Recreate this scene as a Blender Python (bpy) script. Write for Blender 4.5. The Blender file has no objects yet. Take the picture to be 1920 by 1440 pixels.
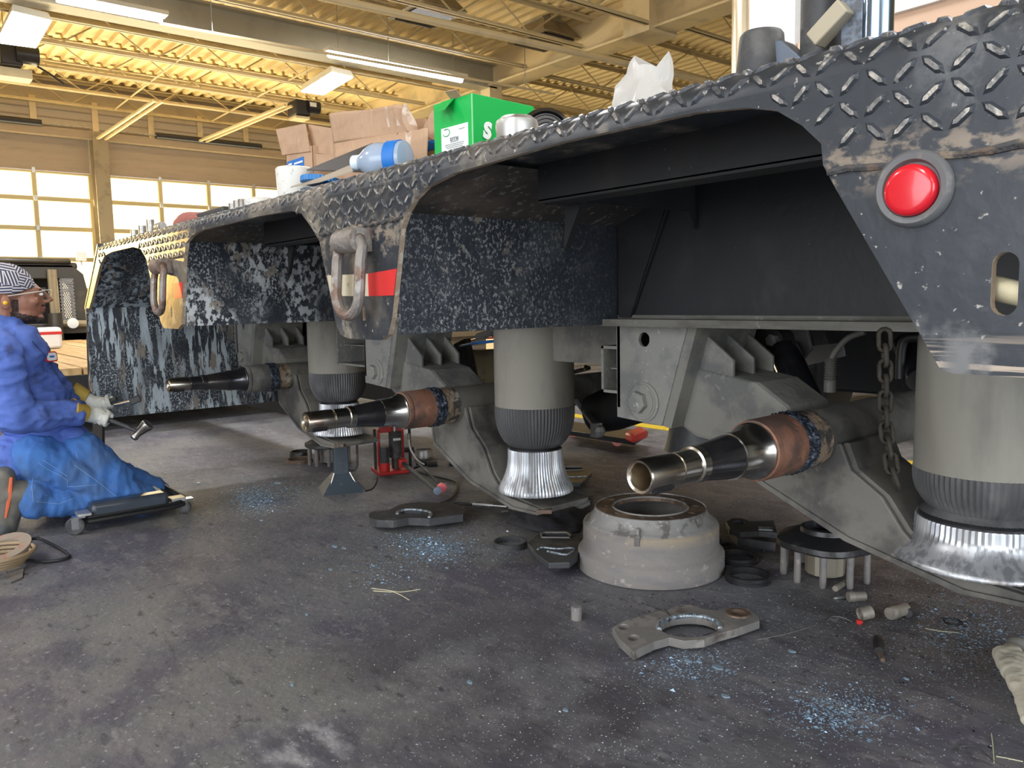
import bpy, math, random
import numpy as np
from mathutils import Vector, Matrix, noise
from mathutils.geometry import tessellate_polygon

S = bpy.context.scene
COL = S.collection
random.seed(7)
PI = math.pi

# ------------------------------------------------------------------ camera
RC = Matrix(((0.63498, -0.06976, 0.76938), (0.77230, 0.08188, -0.62996), (-0.01905, 0.99420, 0.10586)))
d1 = Vector((-1238.0, 136.0, 0)); d2 = Vector((1840.0, 195.0, 0))
FPX = math.sqrt(-(d1.dot(d2)))
d1.z = d2.z = -FPX
Xc = (-d1).normalized(); Yc = d2.normalized(); Zc = Xc.cross(Yc)
RC = Matrix((Xc, Yc, Zc))
EYE = Vector((0, 0, 0.90))
cam_d = bpy.data.cameras.new('camera'); cam = bpy.data.objects.new('camera', cam_d); COL.objects.link(cam)
cam_d.sensor_width = 36.0; cam_d.lens = FPX / 1920 * 36.0; cam_d.clip_start = 0.02; cam_d.clip_end = 300
cam.matrix_world = Matrix.Translation(EYE) @ RC.to_4x4()
S.camera = cam

def ray(px, py): return RC @ Vector((px - 960.0, 720.0 - py, -FPX))
def onX(px, py, x): r = ray(px, py); return EYE + r * (x / r.x)
def onY(px, py, y): r = ray(px, py); return EYE + r * (y / r.y)
def onZ(px, py, z=0.0): r = ray(px, py); return EYE + r * ((z - EYE.z) / r.z)

# ------------------------------------------------------------------ light
S.view_settings.view_transform = 'Standard'; S.view_settings.look = 'None'
S.view_settings.gamma = 1.0; S.view_settings.use_curve_mapping = False
S.view_settings.exposure = 0.38
W = bpy.data.worlds.new('world'); S.world = W; W.use_nodes = True
wn = W.node_tree.nodes; wl = W.node_tree.links
bg = wn['Background']; bg.inputs['Strength'].default_value = 2.6
tc = wn.new('ShaderNodeTexCoord'); sx = wn.new('ShaderNodeSeparateXYZ'); cr = wn.new('ShaderNodeValToRGB')
wl.new(tc.outputs['Generated'], sx.inputs[0]); wl.new(sx.outputs['Z'], cr.inputs[0]); wl.new(cr.outputs[0], bg.inputs[0])
cr.color_ramp.elements[0].position = 0.0; cr.color_ramp.elements[0].color = (0.95, 0.97, 1.0, 1)
cr.color_ramp.elements[1].position = 0.7; cr.color_ramp.elements[1].color = (0.62, 0.78, 1.0, 1)

sun_d = bpy.data.lights.new('sun', 'SUN'); sun_d.energy = 9.0; sun_d.angle = math.radians(0.6); sun_d.color = (1.0, 0.60, 0.16)
sun = bpy.data.objects.new('sun', sun_d); COL.objects.link(sun)
SUND = Vector((1.0, 0.15, -0.1228)).normalized()
sun.rotation_euler = SUND.to_track_quat('-Z', 'Y').to_euler(); sun.location = (-18, -2, 4)

def area(name, loc, target, sx_, sy_, power, color, portal=False):
    l = bpy.data.lights.new(name, 'AREA'); l.shape = 'RECTANGLE'; l.size = sx_; l.size_y = sy_; l.energy = power; l.color = color
    o = bpy.data.objects.new(name, l); COL.objects.link(o); o.location = loc
    o.rotation_euler = (Vector(target) - Vector(loc)).to_track_quat('-Z', 'Y').to_euler()
    if portal: l.cycles.is_portal = True
    return o
# daylight arriving through the open bay door to the right of the camera
area('side_doorway_daylight', (8.9, -0.5, 2.2), (0, 0.5, 1.2), 8.0, 4.0, 330, (0.84, 0.92, 1.0))
area('added_ceiling_uplight', (-15.6, 3.7, 1.7), (-7.0, 3.7, 4.86), 7.0, 2.4, 420, (1.0, 0.84, 0.50))  # added uplight inside the glazed doors, brightens the ceiling
area('added_front_fill', (0.5, -6.85, 2.2), (0.5, 0, 1.2), 7.5, 4.0, 190, (0.92, 0.95, 1.0))  # added frontal fill at the near wall, lifts the running gear
# added overhead area lights on an assumed lamp grid, no fixtures built
for i_, (lx, ly) in enumerate(((-9.0, -2.5), (-4.5, -2.5), (0.0, -2.5), (4.5, -2.5), (-4.5, 3.5), (0.5, 3.5), (-9, 3.0))):
    area('added_overhead_light', (lx, ly, 4.15), (lx, ly, 0), 0.6, 1.2, 90, (0.97, 0.97, 1.0))

# ------------------------------------------------------------------ mesh builder
class MB:
    def __init__(s): s.v = []; s.f = []; s.m = []
    def add(s, vs, fs, m=0):
        b = len(s.v); s.v += [Vector(p) for p in vs]; s.f += [tuple(i + b for i in f) for f in fs]; s.m += [m] * len(fs)
    def box(s, c, d, R=None, m=0, taper=1.0):
        c = Vector(c); x, y, z = d[0] / 2, d[1] / 2, d[2] / 2
        vs = []
        for k, (a, b_, e) in enumerate([(-1,-1,-1),(1,-1,-1),(1,1,-1),(-1,1,-1),(-1,-1,1),(1,-1,1),(1,1,1),(-1,1,1)]):
            t = taper if e > 0 else 1.0
            p = Vector((a * x * t, b_ * y * t, e * z))
            if R is not None: p = R @ p
            vs.append(c + p)
        s.add(vs, [(0,3,2,1),(4,5,6,7),(0,1,5,4),(1,2,6,5),(2,3,7,6),(3,0,4,7)], m)
    def span(s, p0, p1, m=0):
        a = Vector(p0); b = Vector(p1); s.box((a + b) / 2, [abs(b[i] - a[i]) for i in range(3)], None, m)
    def bar(s, p0, p1, w, h=None, m=0, up=(0, 0, 1)):
        p0 = Vector(p0); p1 = Vector(p1); h = h or w
        d = (p1 - p0); L = d.length; d.normalize(); u = Vector(up)
        if abs(d.dot(u)) > 0.98: u = Vector((1, 0, 0))
        r = d.cross(u).normalized(); u = r.cross(d)
        R = Matrix((r, d, u)).transposed()
        s.box((p0 + p1) / 2, (w, L, h), R, m)
    def tube(s, pts, r, n=10, closed=False, caps=True, m=0):
        pts = [Vector(p) for p in pts]; N = len(pts); rs = r if isinstance(r, (list, tuple)) else [r] * N
        b = len(s.v); prev = None
        for i, p in enumerate(pts):
            if closed: t = pts[(i + 1) % N] - pts[i - 1]
            else: t = pts[min(i + 1, N - 1)] - pts[max(i - 1, 0)]
            t = t.normalized() if t.length > 1e-9 else Vector((0, 0, 1))
            if prev is None:
                a = Vector((0, 0, 1)) if abs(t.z) < 0.9 else Vector((1, 0, 0))
                u = t.cross(a).normalized()
            else:
                u = prev - t * prev.dot(t); u = u.normalized() if u.length > 1e-6 else t.orthogonal().normalized()
            prev = u; w = t.cross(u)
            for k in range(n):
                an = 2 * PI * k / n; s.v.append(p + (u * math.cos(an) + w * math.sin(an)) * rs[i])
        fs = []
        for i in range(N if closed else N - 1):
            j = (i + 1) % N
            for k in range(n):
                k2 = (k + 1) % n; fs.append((b + i * n + k, b + i * n + k2, b + j * n + k2, b + j * n + k))
        if not closed and caps:
            fs.append(tuple(b + k for k in range(n))[::-1]); fs.append(tuple(b + (N - 1) * n + k for k in range(n)))
        s.f += fs; s.m += [m] * len(fs)
    def lathe(s, prof, org, axis=(0, 0, 1), n=32, rmod=None, m=0, ms=None, close=False):
        """prof: [(along, radius)...]"""
        org = Vector(org); ax = Vector(axis).normalized()
        u = ax.orthogonal().normalized(); w = ax.cross(u)
        if abs(ax.z) > .99: u = Vector((1, 0, 0)); w = ax.cross(u)
        b = len(s.v)
        for i, (a, r) in enumerate(prof):
            for k in range(n):
                an = 2 * PI * k / n; rr = r if rmod is None else rmod(a, an, r, k)
                s.v.append(org + ax * a + (u * math.cos(an) + w * math.sin(an)) * rr)
        N = len(prof)
        for i in range(N if close else N - 1):
            j = (i + 1) % N
            for k in range(n):
                k2 = (k + 1) % n; s.f.append((b + i * n + k, b + i * n + k2, b + j * n + k2, b + j * n + k)); s.m.append(ms[i] if ms else m)
        if not close:
            if prof[0][1] > 1e-6: s.f.append(tuple(b + k for k in range(n))[::-1]); s.m.append(ms[0] if ms else m)
            if prof[-1][1] > 1e-6: s.f.append(tuple(b + (N - 1) * n + k for k in range(n))); s.m.append(ms[-1] if ms else m)
    def prism(s, loops, fn, t, m=0, me=None):
        """loops: outline then holes (2D); fn(a,b,d)->3D ; thickness t"""
        if not isinstance(loops[0][0], (list, tuple)): loops = [loops]
        me = m if me is None else me
        tri = tessellate_polygon([[Vector((a, b, 0)) for a, b in L] for L in loops])
        flat = [p for L in loops for p in L]; n = len(flat); b = len(s.v)
        s.v += [Vector(fn(a, c, 0)) for a, c in flat] + [Vector(fn(a, c, t)) for a, c in flat]
        for q in tri:
            s.f.append((b + q[0], b + q[1], b + q[2])); s.m.append(m)
            s.f.append((b + n + q[2], b + n + q[1], b + n + q[0])); s.m.append(m)
        o = 0
        for L in loops:
            k = len(L)
            for i in range(k):
                j = (i + 1) % k
                s.f.append((b + o + i, b + o + j, b + n + o + j, b + n + o + i)); s.m.append(me)
            o += k
    def ball(s, c, r, n=12, R=None, m=0):
        c = Vector(c); r = (r, r, r) if not isinstance(r, (list, tuple, Vector)) else r
        b = len(s.v); h = n // 2
        for i in range(h + 1):
            th = PI * i / h
            for k in range(n):
                ph = 2 * PI * k / n
                p = Vector((r[0] * math.sin(th) * math.cos(ph), r[1] * math.sin(th) * math.sin(ph), r[2] * math.cos(th)))
                if R is not None: p = R @ p
                s.v.append(c + p)
        for i in range(h):
            for k in range(n):
                k2 = (k + 1) % n; s.f.append((b + i * n + k, b + (i + 1) * n + k, b + (i + 1) * n + k2, b + i * n + k2)); s.m.append(m)
    def mesh(s, name, mats, off=(0, 0, 0), smooth=35, weld=True):
        me = bpy.data.meshes.new(name); o = Vector(off)
        me.from_pydata([p - o for p in s.v], [], s.f)
        for q in (mats if isinstance(mats, (list, tuple)) else [mats]): me.materials.append(q)
        me.polygons.foreach_set('material_index', s.m)
        import bmesh
        bm = bmesh.new(); bm.from_mesh(me)
        if weld: bmesh.ops.remove_doubles(bm, verts=bm.verts, dist=1e-5)
        bmesh.ops.recalc_face_normals(bm, faces=bm.faces); bm.to_mesh(me); bm.free()
        if smooth:
            me.polygons.foreach_set('use_smooth', [True] * len(me.polygons)); me.set_sharp_from_angle(angle=math.radians(smooth))
        me.update(); return me

ORG = {}
def worldorg(o): return ORG.get(o.name, Vector((0, 0, 0))) if o else Vector((0, 0, 0))
def thing(name, label, cat, loc=(0, 0, 0), group=None, kind=None):
    o = bpy.data.objects.new(name, None); COL.objects.link(o); o.location = loc; o.empty_display_size = .1
    o['label'] = label; o['category'] = cat
    if group: o['group'] = group
    if kind: o['kind'] = kind
    ORG[o.name] = Vector(loc); return o
def tag(o, label=None, cat=None, group=None, kind=None):
    if label: o['label'] = label
    if cat: o['category'] = cat
    if group: o['group'] = group
    if kind: o['kind'] = kind
    return o
def obj(name, mb, mats, parent=None, at=None, smooth=35, bevel=0, label=None, kind=None, weld=True):
    """mb vertices are in world coordinates; at = world origin of the new object"""
    if at is None:
        if parent is not None: at = worldorg(parent)
        else:
            xs = [p for p in mb.v]; at = Vector((sum(p.x for p in xs) / len(xs), sum(p.y for p in xs) / len(xs), min(p.z for p in xs)))
    at = Vector(at)
    me = mb.mesh(name, mats, at, smooth, weld)
    o = bpy.data.objects.new(name, me); COL.objects.link(o)
    if parent is not None: o.parent = parent; o.location = at - worldorg(parent)
    else: o.location = at
    ORG[o.name] = at
    if bevel:
        b = o.modifiers.new('bevel', 'BEVEL'); b.width = bevel; b.segments = 2; b.limit_method = 'ANGLE'; b.angle_limit = math.radians(40)
    if label: o['label'] = label
    if kind: o['kind'] = kind
    return o
def copy_tree(root, delta=None, label=None, parent=None, loc=None, rotz=None):
    c = root.copy(); COL.objects.link(c)
    if parent is not None: c.parent = parent
    for ch in [q for q in root.children]: copy_tree(ch, parent=c)
    if delta is not None: c.location = root.location + Vector(delta)
    if loc is not None: c.location = loc
    if rotz is not None: c.rotation_euler = (0, 0, rotz)
    if label: c['label'] = label
    ORG[c.name] = ORG.get(root.name, Vector()) + (Vector(delta) if delta is not None else Vector())
    return c
def FY(y, s=1): return lambda a, b, d: (a, y + s * d, b)      # polygon in the X-Z plane
def FX(x, s=1): return lambda a, b, d: (x + s * d, a, b)      # polygon in the Y-Z plane
def FZ(z, s=1): return lambda a, b, d: (a, b, z + s * d)
def circ(cx, cy, r, n=20): return [(cx + r * math.cos(2 * PI * k / n), cy + r * math.sin(2 * PI * k / n)) for k in range(n)]
def frame2(origin, ang, tilt=0.0):
    """local (a,b,d) -> world; a,b lie on the ground turned by ang"""
    R = Matrix.Rotation(ang, 3, 'Z') @ Matrix.Rotation(tilt, 3, 'X'); O = Vector(origin)
    return (lambda a, b, d: O + R @ Vector((a, b, d))), R
def smoothpts(pts, n=6):
    """catmull-rom"""
    P = [Vector(p) for p in pts]; out = []
    for i in range(len(P) - 1):
        p0 = P[max(i - 1, 0)]; p1 = P[i]; p2 = P[i + 1]; p3 = P[min(i + 2, len(P) - 1)]
        for k in range(n):
            t = k / n; out.append(0.5 * ((2 * p1) + (p2 - p0) * t + (2 * p0 - 5 * p1 + 4 * p2 - p3) * t * t + (3 * p1 - p0 - 3 * p2 + p3) * t ** 3))
    out.append(P[-1]); return out

# ------------------------------------------------------------------ materials
def M(name, base, rough=0.6, metal=0.0, layers=(), bump=None, spec=0.5, rough_var=0.0, emit=None, trans=0, coat=0):
    """layers: (scale, lo, hi, colour, (sx,sy,sz) stretch, detail, zrange) mixed over the base by noise"""
    m = bpy.data.materials.new(name); m.use_nodes = True; nt = m.node_tree; N = nt.nodes; L = nt.links
    p = N['Principled BSDF']; p.inputs['Roughness'].default_value = rough; p.inputs['Metallic'].default_value = metal
    p.inputs['Specular IOR Level'].default_value = spec
    if coat: p.inputs['Coat Weight'].default_value = coat; p.inputs['Coat Roughness'].default_value = 0.08
    if emit: p.inputs['Emission Color'].default_value = (*emit[0], 1); p.inputs['Emission Strength'].default_value = emit[1]
    if trans: p.inputs['Transmission Weight'].default_value = trans
    c4 = (*base, 1) if len(base) == 3 else base
    p.inputs['Base Color'].default_value = c4
    geo = None; cur = None
    def coord():
        nonlocal geo
        if geo is None: geo = N.new('ShaderNodeNewGeometry')
        return geo.outputs['Position']
    for ly in layers:
        sc, lo, hi, col = ly[:4]; st = ly[4] if len(ly) > 4 and ly[4] else (1, 1, 1); det = ly[5] if len(ly) > 5 and ly[5] is not None else 6
        zr = ly[6] if len(ly) > 6 else None
        mp = N.new('ShaderNodeMapping'); mp.inputs['Scale'].default_value = st; L.new(coord(), mp.inputs[0])
        nz = N.new('ShaderNodeTexNoise'); nz.inputs['Scale'].default_value = sc; nz.inputs['Detail'].default_value = det; nz.inputs['Roughness'].default_value = 0.6
        L.new(mp.outputs[0], nz.inputs['Vector'])
        mr = N.new('ShaderNodeMapRange'); mr.inputs[1].default_value = lo; mr.inputs[2].default_value = hi; mr.interpolation_type = 'SMOOTHSTEP'
        L.new(nz.outputs[0], mr.inputs[0]); fac = mr.outputs[0]
        if zr:   # layer confined to one side of a world-space line: (axis, a, b) fades in from a to b
            sp = N.new('ShaderNodeSeparateXYZ'); L.new(coord(), sp.inputs[0])
            for (ax, a, b) in zr:
                m2 = N.new('ShaderNodeMapRange'); m2.inputs[1].default_value = a; m2.inputs[2].default_value = b; L.new(sp.outputs[ax], m2.inputs[0])
                mu = N.new('ShaderNodeMath'); mu.operation = 'MULTIPLY'; L.new(fac, mu.inputs[0]); L.new(m2.outputs[0], mu.inputs[1]); fac = mu.outputs[0]
        if len(ly) > 7 and ly[7]:
            ms, ml, mh = ly[7][:3]; mp3 = N.new('ShaderNodeMapping'); mp3.inputs['Scale'].default_value = ly[7][3] if len(ly[7]) > 3 else (1, 1, 1); L.new(coord(), mp3.inputs[0])
            n3 = N.new('ShaderNodeTexNoise'); n3.inputs['Scale'].default_value = ms; n3.inputs['Detail'].default_value = 4; L.new(mp3.outputs[0], n3.inputs['Vector'])
            r3 = N.new('ShaderNodeMapRange'); r3.inputs[1].default_value = ml; r3.inputs[2].default_value = mh; L.new(n3.outputs[0], r3.inputs[0])
            mu = N.new('ShaderNodeMath'); mu.operation = 'MULTIPLY'; L.new(fac, mu.inputs[0]); L.new(r3.outputs[0], mu.inputs[1]); fac = mu.outputs[0]
        mx = N.new('ShaderNodeMix'); mx.data_type = 'RGBA'; L.new(fac, mx.inputs[0])
        if cur is None: mx.inputs[6].default_value = c4
        else: L.new(cur, mx.inputs[6])
        mx.inputs[7].default_value = (*col, 1); cur = mx.outputs[2]
    if cur is not None: L.new(cur, p.inputs['Base Color'])
    if rough_var:
        nz = N.new('ShaderNodeTexNoise'); nz.inputs['Scale'].default_value = 9; nz.inputs['Detail'].default_value = 5; L.new(coord(), nz.inputs['Vector'])
        mr = N.new('ShaderNodeMapRange'); mr.inputs[3].default_value = max(rough - rough_var, .02); mr.inputs[4].default_value = min(rough + rough_var, 1); L.new(nz.outputs[0], mr.inputs[0]); L.new(mr.outputs[0], p.inputs['Roughness'])
    if bump:
        nz = N.new('ShaderNodeTexNoise'); nz.inputs['Scale'].default_value = bump[0]; nz.inputs['Detail'].default_value = 8
        mp = N.new('ShaderNodeMapping'); mp.inputs['Scale'].default_value = bump[2] if len(bump) > 2 else (1, 1, 1); L.new(coord(), mp.inputs[0]); L.new(mp.outputs[0], nz.inputs['Vector'])
        b = N.new('ShaderNodeBump'); b.inputs['Strength'].default_value = bump[1]; b.inputs['Distance'].default_value = 0.01; L.new(nz.outputs[0], b.inputs['Height']); L.new(b.outputs[0], p.inputs['Normal'])
    return m

m_floor = M('stained_concrete', (0.115, 0.118, 0.134), 0.60, 0, [
    (0.9, .42, .62, (0.165, 0.165, 0.16)), (2.2, .46, .60, (0.085, 0.082, 0.105)), (5.0, .50, .64, (0.15, 0.145, 0.155), (1, 2.2, 1)), (16, .56, .68, (0.06, 0.058, 0.066), (1, 2.0, 1)), (11, .58, .72, (0.21, 0.205, 0.21), (1, 2.4, 1)),
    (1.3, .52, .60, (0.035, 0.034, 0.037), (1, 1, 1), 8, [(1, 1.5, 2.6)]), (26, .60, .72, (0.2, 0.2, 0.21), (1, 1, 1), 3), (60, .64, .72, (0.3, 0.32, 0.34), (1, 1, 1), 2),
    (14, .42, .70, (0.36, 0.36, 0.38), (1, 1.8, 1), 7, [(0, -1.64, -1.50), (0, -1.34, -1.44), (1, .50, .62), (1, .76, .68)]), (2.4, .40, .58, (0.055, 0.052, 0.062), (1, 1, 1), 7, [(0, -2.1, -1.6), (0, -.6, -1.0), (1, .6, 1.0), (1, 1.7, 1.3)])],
    bump=(40, .35), rough_var=.16)
m_skirt = M('black_trailer_paint', (0.019, 0.025, 0.034), 0.42, 0.0, [
    (6, .50, .68, (0.05, 0.056, 0.066)), (5, .46, .64, (0.14, 0.125, 0.105), (1, 1, 1), 8, [(0, -.7, -1.6)]), (14, .55, .68, (0.22, 0.2, 0.16), (1, 1, 1), 8, [(0, -.5, -1.2)]),
    (70, .64, .70, (0.34, 0.33, 0.31), (1, 1, 1), 3), (32, .47, .60, (0.22, 0.18, 0.14), (1, 1, 1.6), 8, [(2, 1.005, 1.035), (2, 1.09, 1.055)]),
    (22, .50, .56, (0.42, 0.35, 0.28), (.10, 1, 6), 4, [(2, .860, .825), (0, -.46, -.42), (0, -.22, -.27)]), (9, .52, .66, (0.15, 0.155, 0.16), (1, 1, 1), 6, [(0, -.45, -.35)])], bump=(30, .12), rough_var=.12)
m_weld_dirt = M('dusty_weld', (0.06, 0.06, 0.062), 0.8, 0, [(22, .46, .6, (0.27, 0.22, 0.16)), (50, .52, .62, (0.12, 0.09, 0.07))], bump=(80, .8))
m_rustedge = M('worn_steel_edge', (0.32, 0.25, 0.18), 0.7, 0.1, [(30, .5, .62, (0.45, 0.40, 0.33))], bump=(60, .4))
m_tread = M('tread_steel', (0.045, 0.052, 0.064), 0.36, 0.15, [(5, .44, .62, (0.17, 0.15, 0.12), (1, 1, 1), 8, [(0, -.7, -1.6)]), (90, .60, .68, (0.36, 0.35, 0.32), (1, 1, 1), 3)], bump=(90, .3))
m_under = M('undercoated_steel', (0.055, 0.052, 0.05), 0.72, 0.0, [(6, .45, .65, (0.10, 0.095, 0.088)), (30, .6, .7, (0.16, 0.15, 0.14))], bump=(45, .2))
m_dark = M('dark_frame_paint', (0.011, 0.012, 0.014), 0.55, 0.0, [(7, .5, .7, (0.022, 0.022, 0.022)), (70, .68, .74, (0.12, 0.12, 0.12))], bump=(40, .12))
m_rail = M('dusty_rail', (0.15, 0.145, 0.125), 0.75, 0.0, [(10, .45, .6, (0.10, 0.095, 0.08), (.3, 1, 1)), (40, .6, .7, (0.25, 0.24, 0.2))], bump=(50, .3))
m_bracket = M('dusty_grey_bracket', (0.25, 0.248, 0.225), 0.72, 0.0, [(8, .44, .62, (0.17, 0.175, 0.17)), (60, .62, .70, (0.40, 0.40, 0.37), (1, 1, 1), 3)], bump=(50, .2))
m_arm = M('dusty_cast_arm', (0.21, 0.205, 0.18), 0.78, 0.0, [(7, .46, .62, (0.13, 0.13, 0.125)), (45, .58, .70, (0.22, 0.21, 0.19))], bump=(36, .35))
m_treadtop = M('worn_tread_top', (0.16, 0.16, 0.155), 0.38, 0.3, [(50, .46, .60, (0.38, 0.36, 0.32)), (8, .5, .62, (0.07, 0.075, 0.085))], bump=(90, .4))
m_tube = M('axle_tube', (0.165, 0.158, 0.138), 0.62, 0.1, [(6, .46, .64, (0.075, 0.072, 0.068)), (30, .63, .72, (0.18, 0.165, 0.14))], bump=(30, .25), rough_var=.1)
m_bag = M('dusty_rubber', (0.30, 0.285, 0.24), 0.8, 0, [(5, .45, .65, (0.21, 0.20, 0.175), (1, 1, .3)), (30, .6, .7, (0.27, 0.26, 0.23), (1, 1, .2))])
m_bagdark = M('clean_rubber', (0.075, 0.075, 0.078), 0.55, 0, [(9, .45, .65, (0.15, 0.15, 0.15), (1, 1, .4))])
m_alu = M('aluminium_piston', (0.50, 0.52, 0.54), 0.36, 0.65, [(60, .45, .6, (0.30, 0.31, 0.33), (1, 1, .06)), (7, .55, .7, (0.30, 0.27, 0.21))], rough_var=.1)
m_bright = M('machined_steel', (0.52, 0.50, 0.46), 0.22, 1.0, [(8, .48, .7, (0.34, 0.31, 0.27))], rough_var=.08)
m_bluesteel = M('oily_dark_steel', (0.10, 0.10, 0.11), 0.22, 0.9, [(9, .5, .7, (0.18, 0.16, 0.14))])
m_gold = M('brassy_steel', (0.50, 0.46, 0.39), 0.24, 1.0, [(12, .5, .66, (0.33, 0.25, 0.2))])
m_rust = M('heat_tinted_rust', (0.24, 0.115, 0.075), 0.55, 0.3, [(9, .45, .6, (0.11, 0.07, 0.055)), (22, .55, .68, (0.36, 0.17, 0.10)), (5, .52, .68, (0.16, 0.13, 0.11))], bump=(30, .3))
m_weld = M('rough_weld_bead', (0.045, 0.055, 0.075), 0.42, 0.6, [(60, .5, .62, (0.22, 0.26, 0.34))], bump=(70, 1.0))
m_scorch = M('scorched_steel', (0.30, 0.22, 0.15), 0.6, 0.3, [(26, .46, .58, (0.07, 0.065, 0.06)), (18, .55, .66, (0.42, 0.38, 0.32))], bump=(50, .7))
m_castiron = M('brown_cast_iron', (0.20, 0.185, 0.172), 0.8, 0.0, [(7, .46, .62, (0.17, 0.16, 0.16), (1, 1, 4)), (30, .6, .72, (0.34, 0.3, 0.27)), (4, .44, .58, (0.30, 0.25, 0.18), (1, 1, 1), 6, [(2, .12, .15)])], bump=(60, .3))
m_castgrey = M('scuffed_drum_shoulder', (0.26, 0.255, 0.245), 0.6, 0.1, [(12, .5, .6, (0.13, 0.12, 0.115)), (30, .58, .68, (0.4, 0.39, 0.36))], bump=(40, .4))
m_castrust = M('greasy_rusty_iron', (0.13, 0.09, 0.065), 0.5, 0.3, [(16, .5, .62, (0.27, 0.18, 0.12)), (30, .6, .7, (0.05, 0.045, 0.04))], bump=(40, .4))
m_black = M('greasy_black_iron', (0.018, 0.018, 0.02), 0.36, 0.0, [(20, .55, .7, (0.05, 0.048, 0.045))], bump=(30, .3))
m_darkiron = M('dark_iron', (0.05, 0.052, 0.056), 0.55, 0.2, [(14, .5, .66, (0.10, 0.1, 0.098))], bump=(40, .3))
m_greyiron = M('grey_cut_steel', (0.20, 0.19, 0.18), 0.55, 0.3, [(9, .5, .62, (0.28, 0.26, 0.24)), (14, .56, .66, (0.12, 0.10, 0.09))], bump=(40, .3))
m_cut = M('torch_cut_edge', (0.36, 0.42, 0.46), 0.35, 0.7, [(70, .5, .6, (0.12, 0.15, 0.2))], bump=(80, .9))
m_rubber = M('black_rubber', (0.015, 0.015, 0.016), 0.5, 0, [(20, .6, .7, (0.05, 0.05, 0.05))])
m_chain = M('rusty_chain', (0.032, 0.027, 0.02), 0.7, 0.3, [(20, .5, .6, (0.055, 0.046, 0.034))], bump=(60, .4))
m_ring = M('weathered_ring', (0.27, 0.25, 0.23), 0.55, 0.5, [(16, .46, .62, (0.20, 0.13, 0.10)), (30, .56, .66, (0.36, 0.35, 0.33))], bump=(50, .4))
m_redlens = M('red_lens', (0.62, 0.006, 0.02), 0.25, 0, coat=.6)
m_redtape = M('red_reflective_tape', (0.62, 0.03, 0.03), 0.4, 0, [(30, .6, .7, (0.4, 0.05, 0.04))])
m_creamtape = M('cream_reflective_tape', (0.52, 0.47, 0.34), 0.5, 0, [(20, .55, .66, (0.3, 0.26, 0.18))])
m_grommet = M('grommet_rubber', (0.13, 0.135, 0.14), 0.5, 0, [(30, .55, .65, (0.2, 0.19, 0.17))])
m_red = M('red_enamel', (0.55, 0.025, 0.02), 0.35, 0, [(20, .6, .72, (0.2, 0.02, 0.02))])
m_pink = M('pink_plastic', (0.85, 0.18, 0.22), 0.4)
m_chrome = M('chrome', (0.75, 0.76, 0.78), 0.12, 1.0)
m_steel = M('dull_zinc', (0.45, 0.45, 0.44), 0.4, 0.8, [(20, .5, .7, (0.3, 0.28, 0.25))])
m_blackgloss = M('black_gloss_paint', (0.01, 0.01, 0.012), 0.18, 0, [(9, .55, .7, (0.03, 0.03, 0.03))], coat=.5)
m_hose = M('dusty_hose', (0.10, 0.098, 0.085), 0.6)
m_ceiling = M('cream_deck_paint', (0.86, 0.70, 0.38), 0.55, 0, [(.8, .45, .65, (0.78, 0.62, 0.32))])
m_joist = M('cream_joist_paint', (0.60, 0.50, 0.30), 0.5, 0, [(3, .5, .7, (0.5, 0.4, 0.24))])
m_beam = M('tan_beam_paint', (0.74, 0.61, 0.37), 0.5, 0, [(2, .5, .7, (0.55, 0.46, 0.29))])
m_girder = M('grey_girder_paint', (0.40, 0.37, 0.28), 0.5, 0, [(2, .5, .7, (0.34, 0.31, 0.24))])
m_block = M('cream_block_paint', (0.72, 0.60, 0.36), 0.7, 0, [(2, .45, .7, (0.65, 0.54, 0.33))], bump=(30, .2))
m_mortar = M('mortar', (0.6, 0.5, 0.3), 0.8)
m_doorpanel = M('brown_door_panel', (0.36, 0.28, 0.19), 0.5, 0, [(2, .5, .7, (0.31, 0.24, 0.165), (1, 1, 8))])
m_doorframe = M('door_frame_paint', (0.46, 0.38, 0.19), 0.45, 0.2)
m_column = M('column_paint', (0.30, 0.24, 0.14), 0.5, 0, [(5, .5, .65, (0.22, 0.17, 0.10))])
m_wallboard = M('wall_board', (0.50, 0.43, 0.32), 0.6, 0, [(3, .5, .7, (0.43, 0.37, 0.28))])
m_wallplain = M('plain_wall_paint', (0.55, 0.50, 0.40), 0.7, 0, [(1.2, .5, .7, (0.48, 0.43, 0.34))])
m_lamp = M('lamp_tube', (0.9, 0.9, 0.9), 0.4, 0, emit=((1.0, 0.98, 0.92), 26.0))
m_lamphouse = M('lamp_housing', (0.75, 0.72, 0.62), 0.4)
m_motor = M('motor_dark', (0.03, 0.03, 0.035), 0.4, 0.3)
m_card = M('cardboard', (0.50, 0.33, 0.215), 0.8, 0, [(5, .46, .62, (0.44, 0.28, 0.18), (1, 1, 2)), (40, .58, .7, (0.58, 0.41, 0.28), (4, 4, .3))], bump=(12, .3))
m_cardtorn = M('torn_cardboard', (0.68, 0.55, 0.45), 0.9, 0, [(20, .5, .6, (0.5, 0.35, 0.25))], bump=(30, .5))
m_green = M('green_carton', (0.0, 0.42, 0.07), 0.5, 0, [(4, .5, .7, (0.0, 0.36, 0.06))])
m_white = M('white_print', (0.82, 0.83, 0.82), 0.5)
m_bluelabel = M('blue_label', (0.01, 0.16, 0.55), 0.5)
m_whitepaper = M('white_plastic_tub', (0.72, 0.72, 0.68), 0.55, 0, [(50, .58, .66, (0.5, 0.5, 0.48), (1, 1, 1), 3)])
m_greytext = M('grey_print', (0.25, 0.3, 0.3), 0.6)
m_greenprint = M('green_print', (0.03, 0.35, 0.15), 0.6)
m_bluecap = M('blue_ribbed_plastic', (0.02, 0.18, 0.48), 0.4)
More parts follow.
